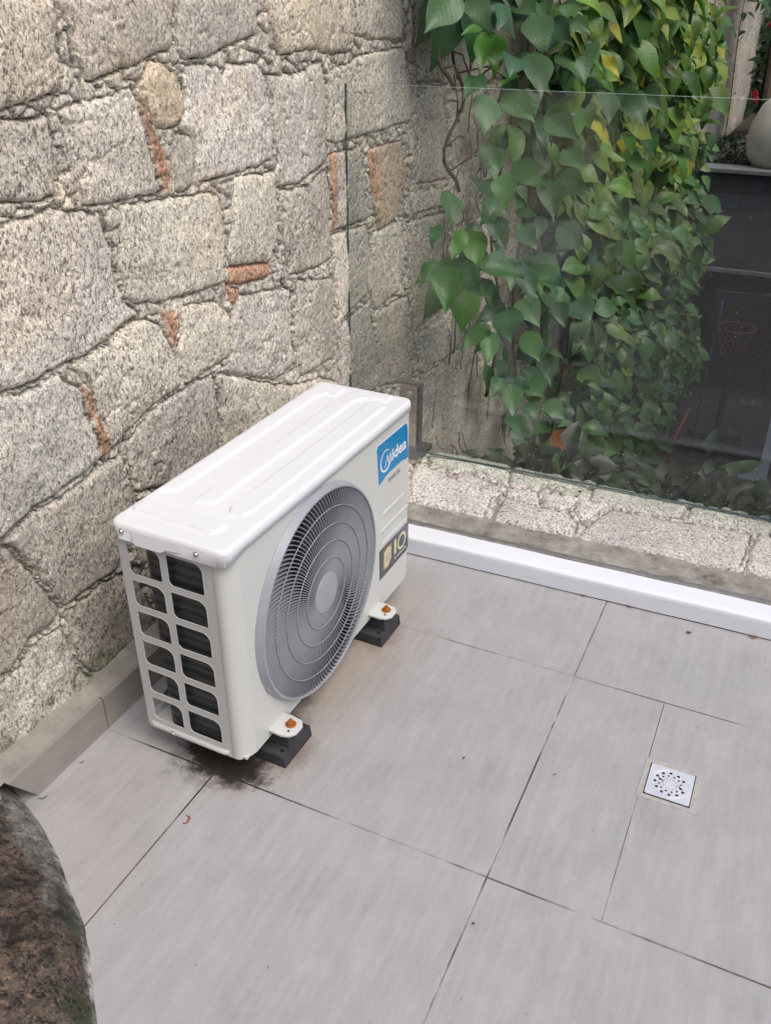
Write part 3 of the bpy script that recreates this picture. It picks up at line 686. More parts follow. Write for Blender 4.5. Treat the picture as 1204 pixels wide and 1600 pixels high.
# side panel with twelve openings
rows = [(.491, .564), (.412, .476), (.334, .397), (.256, .319), (.177, .240), (.098, .161)]
holes = []
for z0, z1 in rows:
    holes.append(rrect(.022, .104, z0, z1, [.020, .005, .012, .006], 5)); holes.append(rrect(.120, .207, z0, z1, [.020, .005, .012, .006], 5))
plate('side_panel', rrect(0, .2305, .074, .592, .002, 2), holes, .002, M_PANEL, ac, lambda u, v, w: (u, w, v))
bm = bmesh.new(); bx(bm, 0, .0016, .0021, .020, .07, .59)
for z0, z1 in rows:      # rolled rims round the openings
    for x0, x1 in ((.022, .104), (.120, .207)):
        tube(bm, [(x, .0004, z) for x, z in rrect(x0, x1, z0, z1, [.020, .005, .012, .006], 5)], .0011, 6, True)
from_bm('panel_rims', bm, M_PANEL, ac, autos=True)
# coil (L shape with a round corner)
bm = bmesh.new(); path = [(.235, .012), (.082, .012)]
for k in range(1, 10):
    a = R(90*k/9); path.append((.082-.050*math.sin(a), .012+.050*(1-math.cos(a))))
path += [(.032, .78)]
off = .022; ins = []
for i, (x, y) in enumerate(path):
    a = Vector(path[max(i-1, 0)]); b = Vector(path[min(i+1, len(path)-1)]); t_ = (b-a).normalized(); ins.append((x-t_.y*-off*-1 if False else x+t_.y*off, y-t_.x*off))
o_ = [[bm.verts.new((x, y, z)) for x, y in path] for z in (.080, .585)]; i_ = [[bm.verts.new((x, y, z)) for x, y in ins] for z in (.080, .585)]
for i in range(len(path)-1):
    bm.faces.new((o_[0][i], o_[0][i+1], o_[1][i+1], o_[1][i])); bm.faces.new((i_[0][i], i_[1][i], i_[1][i+1], i_[0][i+1]))
    bm.faces.new((o_[1][i], o_[1][i+1], i_[1][i+1], i_[1][i]))
from_bm('condenser_coil', bm, M_COIL, ac, autos=True)
bm = bmesh.new(); bx(bm, .075, .23, .612, .616, .08, .585); bx(bm, .062, .065, .09, .78, .08, .585)
cyl(bm, (.15, FCY, .34), (1, 0, 0), .045, .12, 20)
bx(bm, .12, .2, FCY-.015, FCY+.015, .08, .585)
from_bm('inner_bulkhead', bm, M_DARK, ac)
bm = bmesh.new(); sh = [[bm.verts.new((x, FCY+rr*math.cos(a), FCZ+rr*math.sin(a))) for a in np.linspace(0, 2*math.pi, 64, endpoint=False)] for x, rr in ((D-.002, FR+.0005), (D-.02, .240), (D-.11, .240))]
for a, b in zip(sh[:-1], sh[1:]):
    for i in range(64): bm.faces.new((a[i], a[(i+1) % 64], b[(i+1) % 64], b[i]))
from_bm('fan_shroud', bm, M_DARK, ac, smooth=True)
# fan
bm = bmesh.new(); cyl(bm, (D-.055, FCY, FCZ), (1, 0, 0), .062, .05, 32)
for b_ in range(3):
    a0 = b_*2*math.pi/3+.5; ns, nr = 12, 6; vs = []
    for i in range(nr):
        rr = .06+(.228-.06)*i/(nr-1); rw = []
        for j in range(ns):
            u = j/(ns-1)-.5; ang = a0+u*(1.15+.25*i/(nr-1))+.35*(i/(nr-1))
            rw.append(bm.verts.new((D-.055-u*.05, FCY+rr*math.cos(ang), FCZ+rr*math.sin(ang))))
        vs.append(rw)
    for i in range(nr-1):
        for j in range(ns-1): bm.faces.new((vs[i][j], vs[i+1][j], vs[i+1][j+1], vs[i][j+1]))
from_bm('fan', bm, M_FAN, ac, smooth=True)
# fan grille : outer ring, ribs, hub cap
def lathe(bm, prof, n=120, cx=0):
    rg = [[bm.verts.new((x, FCY+r_*math.cos(a), FCZ+r_*math.sin(a))) for a in np.linspace(0, 2*math.pi, n, endpoint=False)] for r_, x in prof]
    for a, b in zip(rg[:-1], rg[1:]):
        for i in range(n): bm.faces.new((a[i], a[(i+1) % n], b[(i+1) % n], b[i]))
    return rg
bm = bmesh.new(); lathe(bm, [(.2612, D-.001), (.2612, D+.002), (.2602, D+.0032), (.2560, D+.0165), (.2548, D+.0185), (.2525, D+.0192), (.2505, D+.0185), (.2498, D+.016), (.2498, D-.004)])
# locking notches
ring = from_bm('fan_grille', bm, M_RING, ac, autos=True)
for ang in (207, 352):
    bm = bmesh.new(); a = R(ang); c_ = Vector((D+.010, FCY+.257*math.cos(a), FCZ+.257*math.sin(a)))
    tube(bm, [c_+Vector((-.006, -math.sin(a)*s_, math.cos(a)*s_)) for s_ in (-.012, -.006, 0, .006, .012)], lambda q: .004+.003*math.sin(q*math.pi), 8)
    from_bm('locking_tab', bm, M_RING, ring, autos=True)
def dome(r_): return D+.0165+.004*(1-(r_/.25)**2)
bm = bmesh.new(); NV = 128
TH = [0.]
for i in range(1, 21):
    u = (i-.5)/20; TH.append(TH[-1]+(-.45+1.1*u)*(.205/20)/(.045+.205*u))
for k in range(NV):
    a0 = k*2*math.pi/NV; n_ = 21; pr = []
    for i in range(n_):
        u = i/(n_-1); rr = .045+.2055*u; ang = a0+TH[i]
        cs_, sn = math.cos(ang), math.sin(ang); tx, ty = -sn, cs_
        w_, h_ = .00085, .011; x = dome(rr); p = Vector((x, FCY+rr*cs_, FCZ+rr*sn)); T_ = Vector((0, tx, ty))
        pr.append([bm.verts.new(p+T_*w_), bm.verts.new(p-T_*w_), bm.verts.new(p-T_*w_-Vector((h_, 0, 0))), bm.verts.new(p+T_*w_-Vector((h_, 0, 0)))])
    for a, b in zip(pr[:-1], pr[1:]):
        for i in range(4): bm.faces.new((a[i], b[i], b[(i+1) % 4], a[(i+1) % 4]))
from_bm('grille_vanes', bm, M_GRILLE, ring)
bm = bmesh.new()
for rr in (.086, .127, .168, .209):
    tube(bm, [(dome(rr)+.0008, FCY+rr*math.cos(a), FCZ+rr*math.sin(a)) for a in np.linspace(0, 2*math.pi, 90, endpoint=False)], .0011, 6, True)
from_bm('grille_rings', bm, M_RING, ring, smooth=True)
bm = bmesh.new(); rg = lathe(bm, [(.050, D+.009), (.050, D+.0205), (.0490, D+.0218), (.047, D+.0222), (.03, D+.0228), (.001, D+.023)], 48)
from_bm('hub_cap', bm, M_RING, ring, autos=True)
# pressed grooves on the front
def gbar(y0, y1, z, h=.0085):
    bm = bmesh.new(); n_ = 9; rr = []
    for y in np.linspace(y0, y1, 22):
        e = min(1, min(y-y0, y1-y)/.012+.05); e = math.sin(e*math.pi/2)
        rr.append([bm.verts.new((D-.0004+.0028*math.sin(a)*e, y, z+h*math.cos(a)*e)) for a in np.linspace(0, math.pi, n_)])
    for a, b in zip(rr[:-1], rr[1:]):
        for i in range(n_-1): bm.faces.new((a[i], a[i+1], b[i+1], b[i]))
    from_bm('pressed_rib', bm, M_CASE, ac, smooth=True)
gbar(.652, .790, .350); gbar(.643, .812, .303); gbar(.650, .806, .262)
# labels
def flat(name, pts, mat, parent, x, th=.0006):
    return plate(name, pts, [], th, mat, parent, lambda u, v, w: (x+w, u, v))
LG = [(.625, .560), (.786, .558), (.794, .550), (.804, .454), (.784, .4535), (.778, .4575), (.765, .4595), (.690, .4595), (.668, .458), (.652, .452), (.630, .449), (.619, .552)]
lab = flat('brand_label', LG, M_BLUE, ac, D+.0004)
cen = (sum(p[0] for p in LG)/len(LG), sum(p[1] for p in LG)/len(LG))
flat('label_border', [(cen[0]+(p[0]-cen[0])*1.022, cen[1]+(p[1]-cen[1])*1.035) for p in LG], M_WHITEL, lab, D+.0002, .0004)
def text(name, s, y0, z0, w, h, mat, parent, x=D+.0011, shear=0, bold=.0, rot=0):
    cu = bpy.data.curves.new('t', 'FONT'); cu.body = s; cu.extrude = 0; cu.offset = bold; cu.resolution_u = 4
    ob_ = bpy.data.objects.new('t', cu); COL.objects.link(ob_)
    dg = bpy.context.evaluated_depsgraph_get(); dg.update(); me = bpy.data.meshes.new_from_object(ob_.evaluated_get(dg))
    bpy.data.objects.remove(ob_); bpy.data.curves.remove(cu)
    v = np.array([q.co[:] for q in me.vertices]); mn, mx = v.min(0), v.max(0)
    for q, c_ in zip(me.vertices, v):
        u = (c_[0]-mn[0])/(mx[0]-mn[0])*w; vv = (c_[1]-mn[1])/(mx[1]-mn[1])*h
        u += shear*vv; q.co = (x, y0+u, z0+vv+rot*u)
    me.materials.clear(); return link(name, me, mat, parent)
# emblem: open ring running into the M
bm = bmesh.new(); cyc, czc, er, ez = .668, .503, .0275, .0285
pts = [(D+.0013, cyc+er*math.cos(R(a)), czc+ez*math.sin(R(a))) for a in range(48, 345, 9)]
n_ = len(pts); rr = []
for i, p in enumerate(pts):
    u = i/(n_-1); w_ = .0009+.0022*math.sin(min(1, u*1.1)*math.pi/2); a = R(48+9*i)
    rr.append((bm.verts.new((p[0], p[1]+w_*math.cos(a), p[2]+w_*math.sin(a))), bm.verts.new((p[0], p[1]-w_*math.cos(a), p[2]-w_*math.sin(a)))))
for a, b in zip(rr[:-1], rr[1:]): bm.faces.new((a[0], a[1], b[1], b[0]))
def stroke(y0, z0, y1, z1, w_):
    q = [bm.verts.new(p) for p in ((D+.00135, y0-w_, z0), (D+.00135, y0+w_, z0), (D+.00135, y1+w_, z1), (D+.00135, y1-w_, z1))]; bm.faces.new(q)
stroke(.664, .484, .678, .515, .0016); stroke(.678, .515, .684, .490, .002); stroke(.684, .488, .694, .515, .0018); stroke(.694, .515, .699, .487, .0025)
from_bm('logo_emblem', bm, M_WHITEL, lab)
text('brand_name', 'idea', .7045, .486, .0845, .034, M_WHITEL, lab, bold=.025)
text('inverter_text', 'INVERTER', .686, .431, .068, .0125, M_GREYL, ac, bold=.0)
BG = [(.641, .254), (.814, .254), (.806, .166), (.797, .160), (.640, .160), (.633, .166)]
BG = [(.634, .250), (.812, .250), (.811, .170), (.800, .160), (.636, .157)]
bdg = flat('warranty_badge', BG, M_BADGE, ac, D+.0004)
flat('shield_border', [(.656, .236), (.682, .243), (.706, .238), (.706, .188), (.682, .172), (.654, .178)], M_GOLD2, bdg, D+.001, .0004)
flat('shield', [(.661, .230), (.682, .237), (.701, .232), (.700, .194), (.682, .179), (.660, .183)], M_CREAM, bdg, D+.0016, .0004)
text('shield_text', 'ANOS', .664, .208, .032, .008, M_GREYL, bdg, x=D+.0022); text('shield_text', 'TOTAL', .666, .196, .028, .007, M_GREYL, bdg, x=D+.0022)
text('badge_one', '1', .722, .190, .014, .046, M_GOLD, bdg, bold=.02)
bm = bmesh.new(); rr = []
for a in np.linspace(0, 2*math.pi, 40, endpoint=False):
    rr.append((bm.verts.new((D+.0012, .769+.0265*math.cos(a), .211+.026*math.sin(a))), bm.verts.new((D+.0012, .769+.0185*math.cos(a), .211+.018*math.sin(a)))))
for i in range(40): a, b = rr[i], rr[(i+1) % 40]; bm.faces.new((a[0], a[1], b[1], b[0]))
from_bm('badge_zero', bm, M_GOLD, bdg)
text('badge_text', 'TE GARANTIA', .722, .172, .076, .009, M_WHITEL, bdg)
# top cover with pressed ribs
nx, ny = 118, 330
ux = np.linspace(-.0075, D+.0050, nx); uy = np.linspace(-.0105, L+.008, ny)
A, B = np.meshgrid(ux, uy, indexing='ij')
x0, x1, y0, y1 = ux[0], ux[-1], uy[0], uy[-1]; cr = .024
qx = np.abs(A-(x0+x1)/2)-((x1-x0)/2-cr); qy = np.abs(B-(y0+y1)/2)-((y1-y0)/2-cr)
sdr = -(np.hypot(np.maximum(qx, 0), np.maximum(qy, 0))+np.minimum(np.maximum(qx, qy), 0)-cr)
out = sdr < 0
ang = np.arctan2(np.where(qy > 0, qy, 0)*np.sign(B-(y0+y1)/2), np.where(qx > 0, qx, 0)*np.sign(A-(x0+x1)/2))
Ax = np.where(out, (x0+x1)/2+np.sign(A-(x0+x1)/2)*((x1-x0)/2-cr)+cr*np.cos(ang), A)
By = np.where(out, (y0+y1)/2+np.sign(B-(y0+y1)/2)*((y1-y0)/2-cr)+cr*np.sin(ang), B)
sdr = np.maximum(sdr, 0); rb = .009
Zt = ZT-np.where(sdr < rb, rb-np.sqrt(np.maximum(rb*rb-(rb-sdr)**2, 0)), 0)
def rbar(pts, w_, h_):
    d = np.full(A.shape, 9.)
    for (ax_, ay_), (bx_, by_) in zip(pts[:-1], pts[1:]):
        ex, ey = bx_-ax_, by_-ay_; t_ = np.clip(((A-ax_)*ex+(B-ay_)*ey)/(ex*ex+ey*ey), 0, 1); d = np.minimum(d, np.hypot(A-ax_-t_*ex, B-ay_-t_*ey))
    return h_*sstep(w_+.0045, w_-.0045, d)
def rpl(p, h_, s_=.0045): return h_*sstep(-s_*.5, s_*.5, poly_sd(A, B, p))
ribs = np.maximum.reduce([
    rpl([(.006, .130), (.043, .146), (.046, .725), (.060, .742), (.085, .742), (.085, .795), (.012, .795), (.006, .60)], .0056),
    rpl([(.100, .125), (.143, .135), (.146, .735), (.165, .765), (.222, .768), (.222, .798), (.135, .798), (.112, .775), (.102, .73)], .0056),
    rpl([(.182, .140), (.192, .122), (.224, .122), (.231, .140), (.233, .735), (.222, .750), (.190, .750), (.184, .735)], .0056),
    rpl([(.008, .052), (.016, .044), (.205, .040), (.216, .048), (.216, .080), (.190, .084), (.150, .078), (.016, .086), (.008, .078)], .0056)])
Zt = Zt+ribs-.0012*sstep(.02, .06, sdr)
ring_ = [(0, slice(None)), (-1, slice(None))]
Pt = np.stack([Ax, By, Zt], -1)
# skirt rows: drop the outer border
pad = np.pad(Pt, ((1, 1), (1, 1), (0, 0)), mode='edge').copy()
lip = ZT-.036
for sl in ((0, slice(None)), (-1, slice(None)), (slice(None), 0), (slice(None), -1)): pad[sl][..., 2] = lip
pad[-1, :, 2] = np.interp(pad[-1, :, 1], [-.02, .01, .05, L], [lip, lip, ZT-.027, ZT-.025])
tc = grid_mesh('top_cover', pad, M_TOP, ac)
tc.data.set_sharp_from_angle(angle=R(50))
md = tc.modifiers.new('thick', 'SOLIDIFY'); md.thickness = .0012; md.offset = -1
# tab on the near end
bm = bmesh.new()
fr_ = [(.054, .606), (.058, .580), (.064, .576), (.120, .576), (.128, .580), (.136, .5875), (.172, .5875), (.174, .606)]
v1 = [bm.verts.new((x, -.0108, z)) for x, z in fr_]; v2 = [bm.verts.new((x, -.0168 if 1 <= i <= 5 else -.0115, z+(.002 if i in (1, 2, 3) else 0))) for i, (x, z) in enumerate(fr_)]
bm.faces.new(v2)
for i in range(len(fr_)): j = (i+1) % len(fr_); bm.faces.new((v1[i], v1[j], v2[j], v2[i]))
from_bm('handle_tab', bm, M_TOP, tc, bevel=.0022, seg=3, autos=True)
bm = bmesh.new(); bx(bm, .128, .170, -.0098, -.0012, .579, .586); from_bm('tab_slot', bm, M_DARK, tc)
def screw(x, y, z, nrm=(0, -1, 0)):
    bm = bmesh.new(); cyl(bm, (x, y, z), nrm, .0062, .0016, 20); cyl(bm, (x, y-.002, z), nrm, .0048, .003, 20, .0030)
    o = from_bm('screw', bm, M_SCREW, ac, autos=True)
    bm = bmesh.new(); bx(bm, x-.0030, x+.0030, y-.0039, y-.0034, z-.0004, z+.0004); bx(bm, x-.0004, x+.0004, y-.0040, y-.0035, z-.003, z+.003); from_bm('screw_slot', bm, M_DARK, o)
screw(.027, -.0115, .598); screw(.207, -.0115, .596); screw(.076, -.0085, .080)
# feet
for yc in (.118, .600):
    bm = bmesh.new()
    hexp = [(.262, yc-.030), (.300, yc-.032), (.318, yc-.026), (.328, yc-.012), (.329, yc+.014), (.318, yc+.030), (.290, yc+.034), (.262, yc+.034)]
    vs = [bm.verts.new((x, y, .0905)) for x, y in hexp]; f_ = bm.faces.new(vs)
    r = bmesh.ops.extrude_face_region(bm, geom=[f_])
    for v in [g for g in r['geom'] if isinstance(g, bmesh.types.BMVert)]: v.co.z = .084
    w1 = [bm.verts.new(p) for p in ((.258, yc-.034, ZB+.001), (.2665, yc-.032, .0895), (.2665, yc+.034, .0895), (.258, yc+.036, ZB+.001))]; bm.faces.new(w1)
    fb = from_bm('mounting_foot', bm, M_CASE, ac, bevel=.0018, autos=True)
    bm = bmesh.new(); cyl(bm, (.309, yc-.014, .0910), (0, 0, 1), .0028, .0010, 12); from_bm('foot_hole', bm, M_DARK, fb)
    bm = bmesh.new(); cyl(bm, (.303, yc+.006, .0925), (0, 0, 1), .0125, .002, 24); cyl(bm, (.303, yc+.006, .0965), (0, 0, 1), .0085, .007, 6); cyl(bm, (.303, yc+.006, .1025), (0, 0, 1), .0045, .007, 12)
    from_bm('foot_bolt', bm, M_RUST, fb, bevel=.0006, autos=True)
    bm = bmesh.new()
    pf_ = [(-.040, 0), (-.040, .030), (-.036, .034), (-.014, .037), (-.009, .080), (-.005, .084), (.040, .084), (.044, .080), (.050, .036), (.072, .034), (.076, .030), (.076, 0)]
    a1_ = [bm.verts.new((.225, yc+y, z)) for y, z in pf_]; a2_ = [bm.verts.new((.312-.010*(z/.084), yc+y, z)) for y, z in pf_]
    bm.faces.new(a1_); bm.faces.new(a2_[::-1])
    for i in range(len(pf_)): j = (i+1) % len(pf_); bm.faces.new((a1_[i], a1_[j], a2_[j], a2_[i]))
    rf = from_bm('rubber_foot', bm, M_RUBBER, ac, bevel=.003, autos=True)
    bm = bmesh.new(); cyl(bm, (.296, yc-.025, .0352), (0, 0, 1), .0055, .0012, 16); from_bm('foot_hole', bm, M_BLACK, rf)
for yc in (.118, .600):
    bm = bmesh.new(); bx(bm, -.03, .06, yc-.03, yc+.05, 0, .082); from_bm('rubber_foot', bm, M_RUBBER, ac, bevel=.004)

# ================================================================ FLOOR DRAIN
dr = empty('floor_drain', (-.0195, 1.524, 0)); tag(dr, 'square chrome floor drain cover with ring of round holes set in the tiles', 'floor drain')
bm = bmesh.new(); bx(bm, -.062, .062, -.062, .062, -.004, .0012)
o = from_bm('mortar_surround', bm, simple('pale_grout', (.42, .405, .375), .9, 0, .15, 60, .3), dr)
bm = bmesh.new(); bx(bm, -.0495, .0495, -.0495, .0495, .0008, .0020); from_bm('drain_frame', bm, M_BLACK, dr)
hl = []
for n_, r_, q, ph in ((12, .0325, .0036, .1), (12, .0235, .0026, .3), (12, .0150, .0014, .1)):
    for k in range(n_):
        a = ph+k*2*math.pi/n_
        if n_ == 12 and r_ > .03 and k in (0,): continue
        hl.append([(r_*math.cos(a)+q*math.cos(b), r_*math.sin(a)+q*math.sin(b)) for b in np.linspace(0, 2*math.pi, 14, endpoint=False)])
plate('drain_cover', rrect(-.0475, .0475, -.0475, .0475, .004, 3), hl, .0012, M_STEELP, dr, lambda u, v, w: (u, v, .0024+w))
bm = bmesh.new(); tube(bm, [(.040*math.cos(a), .040*math.sin(a), .0036) for a in np.linspace(0, 2*math.pi, 60, endpoint=False)], .0007, 6, True); from_bm('pressed_ring', bm, M_STEELP, dr, smooth=True)
for i, (x, y, a, lb) in enumerate(((-.0395, 1.529, 2.2, 'tiny brown twig lying on left half of the drain cover'), (.004, 1.520, 2.0, 'tiny brown twig lying on right half of the drain cover'))):
    bm = bmesh.new(); d_v = Vector((math.cos(a), math.sin(a), 0)); s_v = Vector((-d_v.y, d_v.x, 0))
    tube(bm, [Vector((x, y, .0052))+d_v*u*.011+s_v*.002*math.sin(u*4) for u in np.linspace(-.5, .5, 8)], .0009, 6)
    tag(from_bm('twig', bm, M_DLEAF, None, smooth=True), lb, 'twig')

# ================================================================ LITTER ON THE TILES
def litter(name, px, py, ln, w_, a, mat, label, cat, curl=.3, z=0, hh=.003):
    p = Vector(hit(px, py, 2, z)); bm = bmesh.new(); n_ = 9; rr = []
    for i in range(n_):
        u = i/(n_-1); ww = w_*math.sin(math.pi*min(max(u, .04), .96))*(1+.25*math.sin(i*2.3)); ang = a+curl*(u-.5)*2
        c_ = p+Vector((math.cos(ang), math.sin(ang), 0))*ln*(u-.5)+Vector((0, 0, .001+hh*abs(math.sin(u*5+a))))
        s_ = Vector((-math.sin(ang), math.cos(ang), 0)); rr.append([bm.verts.new(c_+s_*ww*k+Vector((0, 0, .5*hh*abs(k)))) for k in (-1, -.4, .4, 1)])
    for q, b in zip(rr[:-1], rr[1:]):
        for i in range(3): bm.faces.new((q[i], q[i+1], b[i+1], b[i]))
    r = bmesh.ops.extrude_face_region(bm, geom=list(bm.faces))
    for v in [g for g in r['geom'] if isinstance(g, bmesh.types.BMVert)]: v.co.z += .0007
    tag(from_bm(name, bm, mat, None, smooth=True), label, cat)
litter('twig', 68, 1248, .024, .0012, .9, M_DLEAF, 'thin dark twig on the tiles beside the cut end of the skirting', 'twig', .5, 0, .001)
litter('twig', 129, 1192, .012, .0011, 1.2, M_DLEAF, 'tiny dark twig on the tiles close to the skirting joint', 'twig', .4, 0, .001)
litter('fallen_leaf', 1075, 990, .014, .0045, .1, M_DLEAF, 'small dark curled leaf on the tile near the white curb', 'fallen leaf')
litter('fallen_leaf', 911, 932, .020, .003, .2, M_OLEAF, 'reddish dry leaf wedged under the middle of the white curb', 'fallen leaf')
litter('fallen_leaf', 983, 949, .022, .003, .15, M_OLEAF, 'longer reddish dry leaf wedged under the white curb', 'fallen leaf')
litter('fallen_leaf', 1176, 998, .026, .003, .1, M_OLEAF, 'reddish dry leaf under the white curb at the right edge of the photo', 'fallen leaf')
litter('seed', 724, 1186, .006, .002, .5, M_DLEAF, 'dark seed on the tile right of the rubber foot', 'seed')
litter('seed', 866, 1212, .0055, .0016, .2, M_DLEAF, 'dark seed on the tile left of the floor drain', 'seed')
litter('seed', 739, 1445, .006, .002, .8, M_DLEAF, 'dark crumb on the tile just below the crossing of grout lines', 'seed')
bm = bmesh.new(); p = hit(289, 1281, 2, 0)
tube(bm, [(p[0]+.0085*math.cos(a)*(1.05 if a < 3 else .9), p[1]+.011*math.sin(a), .0012+.001*math.sin(3*a)) for a in np.linspace(-1.3, 2.1, 16)], lambda q: .0008+.0016*math.sin(q*math.pi), 6)
tag(from_bm('dried_worm', bm, M_OLEAF, None, smooth=True), 'small orange-brown curled dried worm on a grout line in front of the unit', 'dried worm')
litter('fallen_leaf', 712, 743, .022, .006, .3, M_OLEAF, 'small brown leaf lying in a joint of the granite coping', 'fallen leaf', z=.078)
litter('fallen_leaf', 905, 770, .020, .005, .9, M_DLEAF, 'small dry leaf in the coping joint at the middle of the glass', 'fallen leaf', z=.078)

# ================================================================ LEAVES
class Leaves:
    def __init__(s): s.v = []; s.q = []; s.c = []; s.uv = []; s.n = 0
    def add(s, base, tip, width, nrm, col, edge=None, rows=7, curl=.12, fold=.25, wav=0.):
        base = Vector(base); tip = Vector(tip); d = tip-base; ln = d.length; d.normalize()
        nrm = Vector(nrm); nrm = nrm-d*nrm.dot(d)
        if nrm.length < 1e-3: nrm = d.orthogonal()
        nrm.normalize(); sd_ = d.cross(nrm); ph = random.random()*6
        cols = 5; st = s.n; sgn = random.choice((-1, 1)); width *= random.uniform(.85, 1.12)
        for i in range(rows):
            u = i/(rows-1)
            prof = (math.sin(math.pi*u**.80)**1.12)*(1-.30*u**2)*1.06 if 0 < u < 1 else .02
            w_ = width*.5*max(prof, .02)*1.12
            cz_ = -curl*ln*(u-.35)**2*2.2
            for j in range(cols):
                k = (j-2)/2
                off = fold*abs(k)*w_+wav*ln*.05*math.sin(u*9+ph+k*2)*abs(k)
                p = base+d*(ln*u)+sd_*(k*w_)+nrm*(off+cz_); s.v.append(p[:])
                e = col
                if edge is not None:
                    q_ = (.9 if abs(k) > .9 else .28)*(1 if k*sgn > -.3 else .3)*(.25+.75*u)*random.uniform(.4, 1.1)
                    q_ = min(q_, 1); e = tuple(c0*(1-q_)+c1*q_ for c0, c1 in zip(col, edge))
                s.c.append(e); s.uv.append((.5+k*.5*max(prof, .05), u))
        for i in range(rows-1):
            for j in range(cols-1):
                a = st+i*cols+j; s.q.append((a, a+1, a+cols+1, a+cols))
        s.n += rows*cols
    def build(s, name, parent, mat=M_LEAF):
        me = bpy.data.meshes.new(name); me.from_pydata(s.v, [], s.q)
        at = me.color_attributes.new('tint', 'FLOAT_COLOR', 'POINT'); at.data.foreach_set('color', np.concatenate([np.array(s.c), np.ones((s.n, 1))], 1).reshape(-1).astype(np.float32))
        uvl = me.uv_layers.new(name='UVMap'); li = np.zeros(len(me.loops), np.int32); me.loops.foreach_get('vertex_index', li)
        uvl.data.foreach_set('uv', np.array(s.uv)[li].reshape(-1).astype(np.float32))
        return link(name, me, mat, parent, True)
DG = [(.06, .145, .05), (.045, .11, .045), (.075, .17, .055), (.085, .17, .075), (.055, .13, .065)]
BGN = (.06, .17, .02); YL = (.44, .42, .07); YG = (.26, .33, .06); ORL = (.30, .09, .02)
def gcol(): c = random.choice(DG); k = random.uniform(.8, 1.25); return tuple(v*k for v in c)

vine = empty('climbing_vine', (-1.2, 4, -2.2)); tag(vine, 'lush green climbing vine with big drooping leaves covering the wall beyond the glass', 'vine')
LV = Leaves(); camv = Vector((0, 0, CAMZ))
def at(px, py, xplane): return Vector(hit(px, py, 0, xplane))
def hand(z0, z1, w_px, sc, ox, oy, col=None, edge=None, xp=None, shiny=0):
    x_ = random.uniform(-1.16, -1.02) if xp is None else xp; w_px *= 1.08
    a = at(ox+z0[0]/sc, oy+z0[1]/sc, x_); depth = project(np.array(a))[2]
    b_ = np.array(hit(ox+z1[0]/sc, oy+z1[1]/sc, 0, x_))
    # keep the leaf near its base's depth instead of letting it slide along the wall
    r = ray(ox+z1[0]/sc, oy+z1[1]/sc); b_ = Vector(np.array([0, 0, CAMZ])+r*(depth*random.uniform(.965, .99)))
    w_ = w_px/sc/F_PX*depth
    if (b_-a).length < w_*1.1: w_ = w_*.95
    nrm = (camv-a).normalized()+Vector((random.uniform(-.35, .35), random.uniform(-.1, .3), random.uniform(.0, .6)))
    LV.add(a, b_, w_, nrm, col or gcol(), edge, rows=11, curl=random.uniform(.05, .22), fold=random.uniform(.1, .4), wav=random.uniform(.2, 1.2))
h4 = [((185,-40),(95,100),112),((225,-30),(300,85),84),((275,90),(210,100),34,BGN),((292,98),(262,215),52,BGN),((312,98),(318,240),64,BGN),((420,10),(340,62),82),((440,40),(470,165),92),
 ((500,60),(560,142),66),((670,125),(565,145),58),((545,150),(610,252),112),((440,160),(470,292),84),((280,245),(213,312),66),((290,300),(285,422),98),((340,290),(442,392),82),((560,270),(475,345),72),
 ((680,290),(680,398),64),((720,300),(805,392),80),((480,350),(582,447),72),((460,360),(476,492),48),((790,282),(878,292),34),((300,460),(312,572),74),((350,550),(345,672),68),((370,520),(472,602),74),
 ((490,570),(505,698),74),((510,560),(618,622),84),((540,480),(592,545),74),((640,500),(662,602),54),((400,720),(445,802),62),((520,720),(605,810),70),((170,610),(180,725),62),((215,735),(178,835),54,BGN),
 ((230,735),(262,862),78,BGN),((130,720),(115,782),42),((380,180),(370,235),70),((450,170),(400,230),70),((240,245),(290,290),44),((600,20),(520,20),50),((640,0),(700,40),50,YG),((560,60),(620,100),60),
 ((470,0),(480,60),60),((380,-20),(440,40),70),((340,10),(330,90),50),((870,20),(880,90),60),((930,0),(900,40),50),((720,140),(750,235),52,None,YL),((870,160),(890,235),50,None,YG),((690,600),(735,740),60),((660,680),(735,740),64),((670,740),(720,790),56),
 ((830,-10),(838,85),50,YL),((750,130),(850,245),56,(.34,.42,.04),YL),((640,-10),(655,45),54,YG,ORL),((660,170),(716,250),30,YL),((700,250),(660,330),60),((722,420),(728,492),30,YL),((712,580),(745,642),50,YL),((590,650),(632,750),34,None,YL),
 ((740,430),(760,480),40,BGN),((780,60),(800,130),40,YG),((890,160),(940,230),50,BGN,YG),((740,70),(790,130),44,BGN),((600,620),(560,650),44),((455,580),(400,560),60),((320,640),(300,690),60),((320,700),(330,780),60),((380,680),(452,692),34),((470,690),(450,770),44),
 ((780,290),(850,345),60),((880,310),(935,370),50),((860,400),(905,515),50,None,YG),((800,420),(830,500),54),((830,730),(850,785),40),((560,10),(545,60),60),((510,100),(480,170),56),((390,240),(330,262),44,BGN)]
for q in h4: hand(q[0], q[1], q[2], 2.0616, 620, 0, *(q[3:]))
